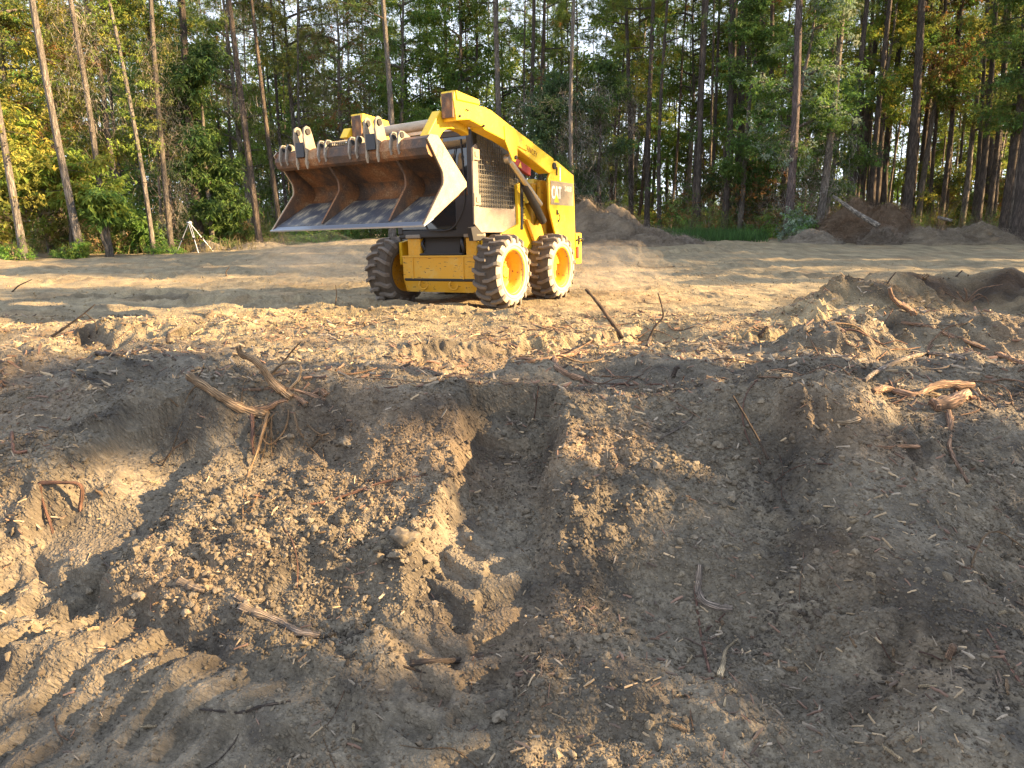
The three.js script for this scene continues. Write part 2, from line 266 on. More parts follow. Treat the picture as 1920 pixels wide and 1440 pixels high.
function stick(name, label, category, list, m, group) { // list of [pts, r0, r1]
  const gs = list.map(([p, a, b]) => limb(p, a, b, a * 0.5));
  if (/root/.test(name)) for (const [p, a] of list) { if (a < 0.004) continue; const cv = new THREE.CatmullRomCurve3(along(p, a * 0.5)), L = cv.getLength(); for (let k = 0; k < 3 + L * 22; k++) { const q = cv.getPointAt(R()), e = V(rr(-1, 1), rr(-1, 0.5), rr(-1, 1)).normalize().multiplyScalar(rr(0.02, 0.09)), w = rr(0.0008, 0.002); gs.push(tube([q, q.clone().addScaledVector(e, 0.5).add(V(rr(-0.01, 0.01), rr(-0.01, 0.01), rr(-0.01, 0.01))), q.clone().add(e).add(V(0, -0.01, 0))], (u) => w * (1 - 0.6 * u), 5, 3)); } }
  const o = new THREE.Mesh(merge(gs), m); o.name = numbered(name); scene.add(shadows(o)); return tag(o, label, category, group);
}

// ---------------------------------------------------------------- skid steer loader (local axes: x forward, y up, z to its right)
const loader = thing('skid_steer_loader', [-0.76, -0.03, -8.11], 'yellow skid steer loader with its bucket raised, driving across the clearing in dust', 'loader');
loader.rotation.order = 'YXZ'; loader.rotation.y = -120 * Math.PI / 180; loader.rotation.x = 0.024;
const grime = (seed, amt, spot, worn) => { const t = tile(512, (u, v) => { const a = tn(u, v, 3, seed), b = tn(u, v, 14, seed + 3), c = tn(u, v, 70, seed + 5), e = simplex.noise4d(Math.cos(u * 6.283) * 9, Math.sin(u * 6.283) * 9, Math.cos(v * 6.283) * 1.2, Math.sin(v * 6.283) * 1.2 + seed), s = sstep(-0.1, 0.75, a * 0.6 + b * 0.35 + c * 0.3) * amt, k = sstep(0.5, 0.6, b * 0.55 + c * 0.5 + 0.12 * e) * spot, w = sstep(0.62, 0.7, e + 0.2 * c) * spot * 0.6; let q = worn ? [214, 158, 34] : [236, 192, 34]; q = [lerp(q[0], 205, s), lerp(q[1], 178, s), lerp(q[2], 124, s)]; return q.map((x, n) => lerp(lerp(x, [96, 62, 38][n], k), [58, 48, 38][n], w)); }); t.colorSpace = THREE.SRGBColorSpace; return t; };
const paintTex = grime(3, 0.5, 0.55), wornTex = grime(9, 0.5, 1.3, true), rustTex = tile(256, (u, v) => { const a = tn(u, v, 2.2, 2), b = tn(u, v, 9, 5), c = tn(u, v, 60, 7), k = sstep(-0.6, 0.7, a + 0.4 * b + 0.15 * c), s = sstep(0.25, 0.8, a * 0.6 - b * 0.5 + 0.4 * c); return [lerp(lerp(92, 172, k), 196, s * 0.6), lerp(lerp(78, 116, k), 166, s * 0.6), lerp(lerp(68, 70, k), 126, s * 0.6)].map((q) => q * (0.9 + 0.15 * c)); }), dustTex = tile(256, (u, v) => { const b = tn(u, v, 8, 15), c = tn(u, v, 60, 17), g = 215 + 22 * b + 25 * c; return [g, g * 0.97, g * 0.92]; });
const floorTex = tile(256, (u, v) => { const a = tn(u, v, 3, 21), b = simplex.noise4d(Math.cos(u * 6.283) * 0.9, Math.sin(u * 6.283) * 0.9, Math.cos(v * 6.283) * 5, Math.sin(v * 6.283) * 5), c = tn(u, v, 60, 27), k = sstep(-0.25, 0.45, a + 0.5 * b + 0.15 * c); return [lerp(92, 205, k), lerp(94, 188, k), lerp(100, 158, k)].map((q) => q * (0.95 + 0.1 * c)); }); floorTex.colorSpace = THREE.SRGBColorSpace; floorTex.repeat.set(1.5, 1.5);
rustTex.colorSpace = dustTex.colorSpace = THREE.SRGBColorSpace;
const std = (r, g, b, rough, o = {}) => new THREE.MeshStandardMaterial({ color: rgb(r, g, b), roughness: rough, ...o });
const M = {
  yellow: std(0.96, 0.96, 0.96, 0.5, { map: paintTex }), worn: std(0.95, 0.95, 0.95, 0.6, { map: wornTex }), inner: std(0.9, 0.9, 0.9, 0.6, { map: wornTex }),
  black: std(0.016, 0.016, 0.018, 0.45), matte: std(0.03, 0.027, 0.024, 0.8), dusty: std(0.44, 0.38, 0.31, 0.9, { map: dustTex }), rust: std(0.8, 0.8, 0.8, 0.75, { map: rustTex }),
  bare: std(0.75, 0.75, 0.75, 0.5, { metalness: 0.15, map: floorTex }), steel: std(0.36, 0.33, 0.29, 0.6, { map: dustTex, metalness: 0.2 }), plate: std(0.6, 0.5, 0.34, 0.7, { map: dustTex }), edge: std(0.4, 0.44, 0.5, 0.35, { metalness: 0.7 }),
  rubber: std(0.12, 0.098, 0.077, 0.9, { map: dustTex }), wall: std(0.66, 0.58, 0.45, 0.95, { map: dustTex }), lug: std(0.155, 0.128, 0.1, 0.9), chrome: std(0.55, 0.5, 0.42, 0.3, { metalness: 0.9 }), red: std(0.45, 0.05, 0.045, 0.6, { map: dustTex }), beige: std(0.62, 0.54, 0.43, 0.8, { map: dustTex }), white: std(0.42, 0.36, 0.28, 0.75, { map: dustTex }),
  cavity: std(0.06, 0.035, 0.025, 0.9), glass: new THREE.MeshPhysicalMaterial({ color: rgb(0.012, 0.016, 0.02), roughness: 0.05, specularIntensity: 1, clearcoat: 1, clearcoatRoughness: 0.03 }), pane: std(0.26, 0.235, 0.18, 0.35, { map: dustTex }),
};
const shp = (p) => { const s = new THREE.Shape(); p.forEach((q, i) => i ? s.lineTo(q[0], q[1]) : s.moveTo(q[0], q[1])); s.closePath(); return s; };
// a side profile [forward, up] made solid between two lateral positions (positive lateral = the machine's left)
function slab(p, l0, l1, bev = 0.006, curve) { const s = curve ? curve : shp(p), w = Math.abs(l1 - l0), b = Math.min(bev, w * 0.35), g = new THREE.ExtrudeGeometry(s, { depth: w - 2 * b, bevelEnabled: b > 0, bevelThickness: b, bevelSize: b, bevelOffset: -b, bevelSegments: 2, curveSegments: 10 }); g.translate(0, 0, -Math.max(l0, l1) + b); return g; }
function bx(a0, a1, y0, y1, l0, l1, r = 0.01) { const g = new RoundedBoxGeometry(Math.abs(a1 - a0), Math.abs(y1 - y0), Math.abs(l1 - l0), 2, Math.min(r, 0.45 * Math.min(Math.abs(a1 - a0), Math.abs(y1 - y0), Math.abs(l1 - l0)))); g.translate((a0 + a1) / 2, (y0 + y1) / 2, -(l0 + l1) / 2); return g; }
const L3 = (a, y, l) => V(a, y, -l);
function rod(p, q, r, r1 = r, m = 14) { const a = L3(...p), b = L3(...q), d = b.clone().sub(a), g = new THREE.CylinderGeometry(r1, r, d.length(), m); g.applyQuaternion(new THREE.Quaternion().setFromUnitVectors(V(0, 1, 0), d.clone().normalize())); const c = a.add(b).multiplyScalar(0.5); g.translate(c.x, c.y, c.z); return g; }
const pipe = (pts, r, n = 20, m = 7) => tube(pts.map((p) => L3(...p)), () => r, n, m);
// wheels
{
  const prof = [[0.235, -0.13], [0.25, -0.148], [0.3, -0.158], [0.345, -0.155], [0.368, -0.135], [0.378, -0.09], [0.381, 0], [0.378, 0.09], [0.368, 0.135], [0.345, 0.155], [0.3, 0.158], [0.25, 0.148], [0.235, 0.13]];
  const lathe = (p, n = 56) => { const g = new THREE.LatheGeometry(p.map((q) => new THREE.Vector2(q[0], q[1])), n); g.rotateX(Math.PI / 2); return g; };
  const carc = lathe(prof.slice(4, 9)), wallA = lathe(prof.slice(8), 56), wallB = lathe(prof.slice(0, 5), 56);
  const bead = (z) => { const g = new THREE.TorusGeometry(0.292, 0.006, 6, 56); g.translate(0, 0, z); return g; };
  function lugGeo(th, side) {
    const path = [[0, 0.168, 0.34], [0, 0.158, 0.392], [0.035, 0.125, 0.412], [0.115, 0.055, 0.416], [0.12, -0.012, 0.417]], hw = [0.105, 0.1, 0.088, 0.078, 0.07], P = [], I = [];
    path.forEach(([t, z, r], i) => { const zz = z * side, base = Math.max(0.33, r - 0.05), flare = 1.35; for (const [q, rad, k] of [[-1, base, flare], [-1, r, 1], [1, r, 1], [1, base, flare]]) { const a = th + t + q * hw[i] * 0.5 * k * (i === 0 ? 1.05 : 1), rx = i === 0 ? (rad === r ? 0.345 : 0.325) : rad; P.push(Math.cos(a) * rx, Math.sin(a) * rx, zz); } });
    for (let i = 0; i < 4; i++) for (let k = 0; k < 3; k++) { const a = i * 4 + k, b = a + 4; side > 0 ? I.push(a, a + 1, b, a + 1, b + 1, b) : I.push(a, b, a + 1, a + 1, b, b + 1); }
    for (const e of [0, 16]) { const f = (e === 0) === (side > 0); f ? I.push(e, e + 2, e + 1, e, e + 3, e + 2) : I.push(e, e + 1, e + 2, e, e + 2, e + 3); }
    const g = new THREE.BufferGeometry(); g.setAttribute('position', new THREE.Float32BufferAttribute(P, 3)); g.setAttribute('uv', new THREE.Float32BufferAttribute(new Float32Array(P.length / 3 * 2), 2)); g.setIndex(I); const q = g.toNonIndexed(); q.computeVertexNormals(); return q;
  }
  const LUG = []; for (let k = 0; k < 17; k++) { const t = k / 17 * Math.PI * 2; LUG.push(lugGeo(t, 1), lugGeo(t + Math.PI / 17, -1)); }
  const lugG = merge(LUG);
  const rimP = [[0.03, 0.0], [0.075, 0.0], [0.085, -0.012], [0.13, -0.016], [0.185, -0.02], [0.2, 0.0], [0.205, 0.06], [0.215, 0.1], [0.235, 0.128], [0.252, 0.138], [0.256, 0.15], [0.247, 0.152], [0.238, 0.14]];
  const rimG = lathe(rimP, 48), rimBack = lathe([[0.0, -0.03], [0.2, -0.04], [0.21, -0.1], [0.24, -0.14]], 48), hubG = (() => { const g = new THREE.CylinderGeometry(0.06, 0.075, 0.05, 20); g.rotateX(Math.PI / 2); g.translate(0, 0, 0.02); return g; })();
  const boltG = []; for (let k = 0; k < 8; k++) { const g = new THREE.CylinderGeometry(0.011, 0.011, 0.024, 6); g.rotateX(Math.PI / 2); g.translate(Math.cos(k * 0.785) * 0.125, Math.sin(k * 0.785) * 0.125, -0.005); boltG.push(g); }
  for (const [a, s] of [[0, 1], [-1.22, 1], [0, -1], [-1.22, -1]]) {
    const w = new THREE.Group(); w.name = 'wheel'; w.position.set(a, 0.413, -s * 0.765); w.rotation.y = s > 0 ? Math.PI : 0; loader.add(w); w.rotation.z = a * 0.4 + s;
    part('tyre', [carc.clone()], M.rubber, w); part('tread', lugG, M.lug, w).userData.kind = 'stuff'; for (const [wl, z] of [[wallA, 0.158], [wallB, -0.158]]) part('sidewall', [wl.clone(), bead(z)], z > 0 ? M.wall : M.rubber, w, z > 0 ? 'outer sidewall caked in pale dust' : undefined);
    part('rim', rimG, M.worn, w); part('rim_back', rimBack, M.worn, w); part('hub', hubG, M.worn, w); boltG.forEach((g) => part('bolt', g, M.worn, w));
  }
}
// body
part('chassis', bx(-1.85, -0.1, 0.26, 0.8, -0.56, 0.56), M.inner, loader); part('front_frame', bx(-0.12, 0.18, 0.24, 0.57, -0.46, 0.54), M.inner, loader); part('engine_box', bx(-1.9, -1.05, 0.5, 1.45, -0.6, 0.6, 0.03), M.inner, loader);
part('engine_hood', [slab([[-0.95, 1.2], [-1.15, 1.5], [-1.8, 1.46], [-1.86, 1.2]], -0.58, 0.58, 0.02)], M.yellow, loader);
for (const s of [1, -1]) {
  const f = part('fender', [slab([[0.12, 0.5], [0.12, 0.76], [-0.3, 0.835], [-0.68, 0.945], [-0.66, 1.4], [-0.76, 1.44], [-0.86, 1.16], [-0.99, 1.03], [-1.08, 0.74], [-1.2, 0.45]], s * 0.56, s * 0.6)], M.yellow, loader);
  if (s > 0) { for (let k = 0; k < 7; k++) part('vent_slot', bx(-0.84, -0.74, 1.0 + k * 0.042, 1.008 + k * 0.042, 0.598, 0.604, 0.002), M.matte, f); }
  const lo = s * 0.79, t = part('tower', [slab([[-1.12, 0.45], [-1.126, 0.75], [-1.30, 0.82], [-1.126, 1.13], [-1.107, 1.484], [-1.2, 1.63], [-1.27, 1.705], [-1.34, 1.715], [-1.84, 1.575], [-1.885, 0.84], [-1.885, 0.45]], lo - s * 0.03, lo, 0.008), slab([[-1.86, 0.47], [-1.86, 1.54], [-1.885, 1.54], [-1.885, 0.47]], s * 0.58, lo - s * 0.03)], M.yellow, loader);
  part('tower_lining', slab([[-0.79, 1.0], [-0.84, 1.0], [-0.9, 0.955], [-0.97, 0.93], [-1.04, 0.94], [-1.09, 0.975], [-1.12, 1.03], [-1.12, 1.48], [-1.3, 1.48], [-1.3, 0.6], [-1.0, 0.6], [-0.98, 0.74], [-0.86, 0.9]], s * 0.62, s * 0.66), M.inner, loader);
  if (s > 0) {
    parts('latch', [bx(-1.345, -1.32, 1.54, 1.64, 0.79, 0.8, 0.004), pipe([[-1.33, 1.63, 0.8], [-1.30, 1.6, 0.815], [-1.31, 1.55, 0.8]], 0.006), pipe([[-1.33, 1.1, 0.8], [-1.37, 1.03, 0.815], [-1.36, 0.97, 0.8]], 0.007), bx(-1.34, -1.32, 1.06, 1.12, 0.79, 0.805, 0.004), bx(-1.38, -1.35, 0.97, 1.0, 0.79, 0.805, 0.004)], M.matte, t);
  }
}
parts('rear_bumper', [bx(-2.08, -1.9, 0.42, 0.835, -0.8, 0.8, 0.02)], M.yellow, loader);
part('tail_lamp', [bx(-1.96, -1.9, 0.5, 0.66, 0.795, 0.82, 0.02)], std(0.3, 0.06, 0.03, 0.5), loader);
parts('tow_hook', [pipe([[-1.9, 0.73, 0.79], [-1.95, 0.76, 0.84], [-2.02, 0.74, 0.84], [-2.06, 0.73, 0.79]], 0.012), rod([-1.96, 0.68, 0.81], [-1.96, 0.8, 0.81], 0.012)], M.matte, loader);
// decals: flat print on thin plates
function print(w, h, draw, a, y, l, rot, parent, name, px = 512) {
  const c = document.createElement('canvas'); c.width = px; c.height = Math.round(px * h / w); const x = c.getContext('2d'); draw(x, c.width, c.height);
  const t = new THREE.CanvasTexture(c); t.colorSpace = THREE.SRGBColorSpace;
  const g = new THREE.PlaneGeometry(w, h); g.rotateY(Math.PI); g.rotateZ(rot); g.translate(a, y, -l);
  return part(name, g, new THREE.MeshStandardMaterial({ map: t, transparent: true, roughness: 0.6 }), parent);
}
print(0.66, 0.285, (x, w, h) => {
  x.fillStyle = '#8d7f68'; x.fillRect(0, 0, w, h); for (let i = 0; i < 260; i++) { x.fillStyle = R() < 0.5 ? 'rgba(60,52,40,0.25)' : 'rgba(200,185,150,0.22)'; x.fillRect(R() * w, R() * h, 3 + R() * 40, 1 + R() * 3); }
  x.fillStyle = '#f2ecdc'; x.font = 'bold ' + h * 0.66 + 'px sans-serif'; x.textBaseline = 'alphabetic'; x.save(); x.translate(w * 0.03, h * 0.74); x.scale(0.82, 1.12); x.fillText('CAT', 0, 0); x.restore();
  x.fillStyle = '#f5c518'; x.beginPath(); x.moveTo(w * 0.14, h * 0.9); x.lineTo(w * 0.25, h * 0.5); x.lineTo(w * 0.36, h * 0.9); x.fill();
  x.fillStyle = '#d8cdb8'; x.font = 'bold ' + h * 0.32 + 'px sans-serif'; x.fillText('246B', w * 0.6, h * 0.38);
}, -1.485, 1.325, 0.795, 0, loader, 'model_decal');
print(0.4, 0.11, (x, w, h) => { x.clearRect(0, 0, w, h); x.fillStyle = 'rgba(140,95,10,0.85)'; x.font = 'bold ' + h * 0.8 + 'px sans-serif'; x.save(); x.scale(0.92, 1); x.fillText('YANCEY', w * 0.02, h * 0.8); x.restore(); }, -0.645, 1.755, 0.824, -0.245 * -1, loader, 'dealer_decal');
print(0.035, 0.16, (x, w, h) => { x.fillStyle = '#e9e2d0'; x.fillRect(0, 0, w, h); }, -1.425, 1.56, 0.795, 0, loader, 'white_strip', 64);
// lift arms
for (const s of [1, -1]) {
  const first = loader.children.length;
  const a = part('lift_arm', [slab([[0.905, 2.17], [0.5, 2.145], [0.478, 2.088], [0.265, 2.088], [-1.2, 1.725], [-1.2, 1.57], [-1.07, 1.546], [-0.27, 1.762], [-0.017, 1.817], [0.387, 1.875], [0.42, 1.9], [0.665, 1.935], [0.885, 1.9], [0.925, 2.096]], s * 0.66, s * 0.82, 0.01)], M.yellow, loader);
  parts('arm_plate', [slab([[0.0, 1.955], [-0.02, 1.8], [-0.17, 1.615], [-0.22, 1.605], [-0.275, 1.655], [-0.275, 1.78], [-0.5, 1.75], [-0.45, 1.86]], s * 0.815, s * 0.832, 0.004), slab([[0.9, 2.17], [0.5, 2.146], [0.48, 2.1], [0.88, 2.085]], s * 0.81, s * 0.836, 0.008), slab([[0.46, 2.09], [0.27, 2.09], [0.29, 2.105], [0.45, 2.1]], s * 0.7, s * 0.79, 0.004)], M.yellow, a);
  part('arm_end', bx(0.9, 0.928, 1.925, 2.15, s * 0.675, s * 0.805, 0.004), M.rust, a);  // brown face stands in for the shade of the hollow arm end
  parts('pin', [rod([-0.22, 1.655, s * 0.8], [-0.22, 1.655, s * 0.85], 0.022), rod([0.41, 1.91, s * 0.8], [0.41, 1.91, s * 0.838], 0.014), rod([0.84, 1.945, s * 0.8], [0.84, 1.945, s * 0.838], 0.012), rod([0.72, 2.02, s * 0.8], [0.72, 2.02, s * 0.835], 0.008), rod([0.69, 2.02, s * 0.8], [0.69, 2.02, s * 0.835], 0.008), rod([-1.19, 1.64, s * 0.7], [-1.19, 1.64, s * 0.84], 0.04)], M.matte, a);
  // lower leg of the arm with its curved underside
  const sh = new THREE.Shape(); sh.moveTo(0.93, 2.0); sh.lineTo(1.13, 1.77); sh.lineTo(1.3, 1.5); sh.lineTo(1.12, 1.42); sh.lineTo(0.98, 1.7); sh.quadraticCurveTo(0.9, 1.86, 0.72, 1.86); sh.quadraticCurveTo(0.55, 1.87, 0.44, 1.83); sh.lineTo(0.44, 1.93); sh.lineTo(0.75, 1.99); sh.closePath();
  part('arm_leg', [slab([[0.93, 2.0], [1.0, 1.9], [0.72, 1.86], [0.44, 1.83], [0.44, 1.93], [0.75, 1.99]], s * 0.56, s * 0.66, 0.008, s > 0 ? sh : undefined)], M.yellow, loader);
  parts('lift_cylinder', [rod([-0.22, 1.645, s * 0.74], [-0.98, 1.18, s * 0.74], 0.034), rod([-0.22, 1.645, s * 0.71], [-0.22, 1.645, s * 0.77], 0.05)], M.chrome, loader);
  parts('cylinder_barrel', [rod([-0.62, 1.4, s * 0.72], [-1.12, 0.98, s * 0.7], 0.05), pipe([[-0.85, 1.2, s * 0.66], [-0.98, 1.1, s * 0.66], [-1.05, 1.02, s * 0.67], [-1.09, 1.2, s * 0.66]], 0.014)], M.matte, loader);
  const lock = part('arm_lock', [slab([[-0.285, 1.7], [-0.74, 1.585], [-0.73, 1.495], [-0.3, 1.6]], s * 0.7, s * 0.75, 0.006)], M.red, loader);
  if (s > 0) part('warning_sticker', slab([[-0.43, 1.58], [-0.51, 1.565], [-0.475, 1.635]], 0.75, 0.754, 0), M.yellow, lock);
  if (s < 0) for (const o of loader.children.slice(first)) { o.position.z -= o.name === 'arm_leg' ? 0.06 : 0.32; o.position.y -= o.name === 'arm_leg' ? 0.05 : 0.085; }
}
part('cross_tube', [rod([0.84, 1.885, -0.4], [0.84, 1.905, 0.6], 0.05, 0.05, 20)], M.beige, loader);
// cab
parts('cab_frame', [bx(0.1, 0.2, 0.84, 1.95, 0.46, 0.545, 0.02), bx(0.1, 0.2, 0.84, 1.95, -0.545, -0.46, 0.02), bx(-0.86, -0.76, 0.84, 1.97, 0.46, 0.54, 0.02), bx(-0.86, -0.76, 0.84, 1.97, -0.54, -0.46, 0.02), bx(0.08, 0.2, 1.86, 1.95, -0.54, 0.54, 0.02), bx(0.02, 0.19, 0.8, 0.9, -0.54, 0.54, 0.02), slab([[0.205, 0.84], [0.205, 1.15], [0.2, 1.25], [0.19, 1.25], [0.19, 0.84]], 0.3, 0.54, 0.004)], M.black, loader);
part('cab_roof', [slab([[0.22, 1.93], [0.2, 1.99], [-0.1, 2.035], [-0.75, 2.04], [-0.92, 1.98], [-0.92, 1.93]], -0.56, 0.56, 0.02)], M.beige, loader);
part('windscreen', [bx(0.185, 0.2, 0.9, 1.87, -0.47, 0.47, 0.004)], M.glass, loader);
part('windscreen_seal', [pipe([[0.205, 1.84, 0.4], [0.205, 1.5, 0.42], [0.205, 1.16, 0.42], [0.205, 1.0, 0.34], [0.205, 0.9, 0.24], [0.205, 0.88, 0.0], [0.205, 0.9, -0.1], [0.205, 1.0, -0.14]], 0.009, 40)], M.matte, loader);
parts('wiper', [rod([0.215, 1.3, 0.36], [0.215, 1.62, 0.3], 0.008), rod([0.215, 1.62, 0.3], [0.215, 1.75, 0.33], 0.006)], M.matte, loader);
part('operator_seat', [bx(-0.55, -0.1, 0.9, 1.02, -0.24, 0.24, 0.04), bx(-0.6, -0.48, 1.0, 1.6, -0.24, 0.24, 0.05)], M.matte, loader);
part('cab_back', [bx(-0.88, -0.86, 0.84, 1.95, -0.5, 0.5, 0.004)], M.matte, loader);
{ // right-hand side of the picture: door side with its screen of wires over a dusty pane
  part('side_pane', [bx(-0.76, 0.1, 0.9, 1.92, 0.50, 0.508, 0.002)], M.pane, loader);
  const s = part('side_screen', [slab([[0.235, 0.94], [0.235, 1.73], [0.16, 1.78], [0.13, 1.76], [0.13, 1.12], [-0.62, 1.12], [-0.74, 1.26], [-0.77, 1.26], [-0.75, 0.98], [-0.5, 0.85], [0.1, 0.85]], 0.545, 0.565, 0.004)], M.dusty, loader);
  const bars = []; for (let a = 0.1; a > -0.74; a -= 0.05) { const top = a > -0.25 ? 1.9 : 1.9 - (-0.25 - a) * 0.85; bars.push(bx(a - 0.004, a + 0.004, 1.1, top, 0.55, 0.558, 0.001)); }
  for (let y = 1.16; y < 1.9; y += 0.052) { const end = y < 1.48 ? -0.75 : -0.25 - (1.9 - y) / 0.85; bars.push(bx(end, 0.14, y - 0.004, y + 0.004, 0.554, 0.562, 0.001)); }
  part('wire_grid', bars, std(0.12, 0.11, 0.09, 0.7), s).userData.kind = 'stuff';
  for (const y of [1.61, 1.14]) parts('hinge', [bx(0.13, 0.25, y + 0.0, y + 0.115, 0.565, 0.59, 0.006), bx(0.17, 0.23, y + 0.03, y + 0.085, 0.585, 0.6, 0.004), rod([0.245, y - 0.01, 0.575], [0.245, y + 0.125, 0.575], 0.014)], M.white, s);
  parts('gas_strut', [rod([-0.745, 0.9, 0.6], [-0.75, 1.44, 0.6], 0.02), rod([-0.78, 0.95, 0.6], [-0.785, 1.4, 0.6], 0.012), bx(-0.78, -0.72, 0.88, 0.93, 0.56, 0.61)], M.black, loader);
  part('step_panel', [slab([[0.26, 0.76], [0.3, 0.9], [0.1, 0.94], [0.0, 0.76]], 0.5, 0.56)], M.matte, loader);
}
// front of the chassis
{
  const f = part('front_plate', [slab([[0.19, 0.6], [0.225, 0.6], [0.225, 0.34], [0.17, 0.185], [0.14, 0.185], [0.19, 0.34]], -0.47, 0.55, 0.005), bx(0.222, 0.236, 0.34, 0.6, -0.33, -0.31, 0.003), bx(0.222, 0.236, 0.34, 0.6, 0.38, 0.4, 0.003), bx(0.12, 0.235, 0.585, 0.605, -0.47, 0.56, 0.004)], M.worn, loader);
  part('dark_seam', slab([[0.2, 0.345], [0.231, 0.345], [0.231, 0.325], [0.2, 0.3]], -0.45, 0.53, 0.004), M.matte, f);  // dark strip along the bend of the front plate
  for (const l of [-0.19, 0.24]) { const g = new THREE.TorusGeometry(0.05, 0.009, 8, 20, 4.4); g.rotateZ(2.2); g.rotateY(Math.PI / 2 + 0.4); g.translate(0.215, 0.27, -l); part('tie_down_ring', g, M.worn, f); }
  for (const [l0, l1] of [[-0.42, -0.235], [0.4, 0.545]]) { const p = part('front_post', bx(0.02, 0.18, 0.55, 0.8, l0, l1, 0.012), M.worn, loader); parts('post_cap', [bx(0.0, 0.2, 0.8, 0.845, l0 - 0.015, l1 + 0.015, 0.012), rod([0.1, 0.84, (l0 + l1) / 2 - 0.04], [0.1, 0.86, (l0 + l1) / 2 - 0.04], 0.014), rod([0.1, 0.84, (l0 + l1) / 2 + 0.04], [0.1, 0.86, (l0 + l1) / 2 + 0.04], 0.014)], M.steel, p); }
  parts('front_cover', [slab([[0.08, 0.82], [0.1, 0.62], [0.16, 0.61], [0.12, 0.82]], -0.21, 0.3, 0.01), bx(0.05, 0.2, 0.605, 0.63, -0.24, 0.36, 0.01), bx(0.0, 0.13, 0.82, 0.85, -0.22, 0.38, 0.006)], M.matte, loader);
  parts('hydraulic_hose', [pipe([[0.14, 0.8, 0.33], [0.19, 0.74, 0.36], [0.18, 0.67, 0.37], [0.14, 0.62, 0.35]], 0.02), pipe([[0.1, 0.8, -0.21], [0.16, 0.74, -0.22], [0.14, 0.66, -0.2]], 0.016)], M.black, loader);
}
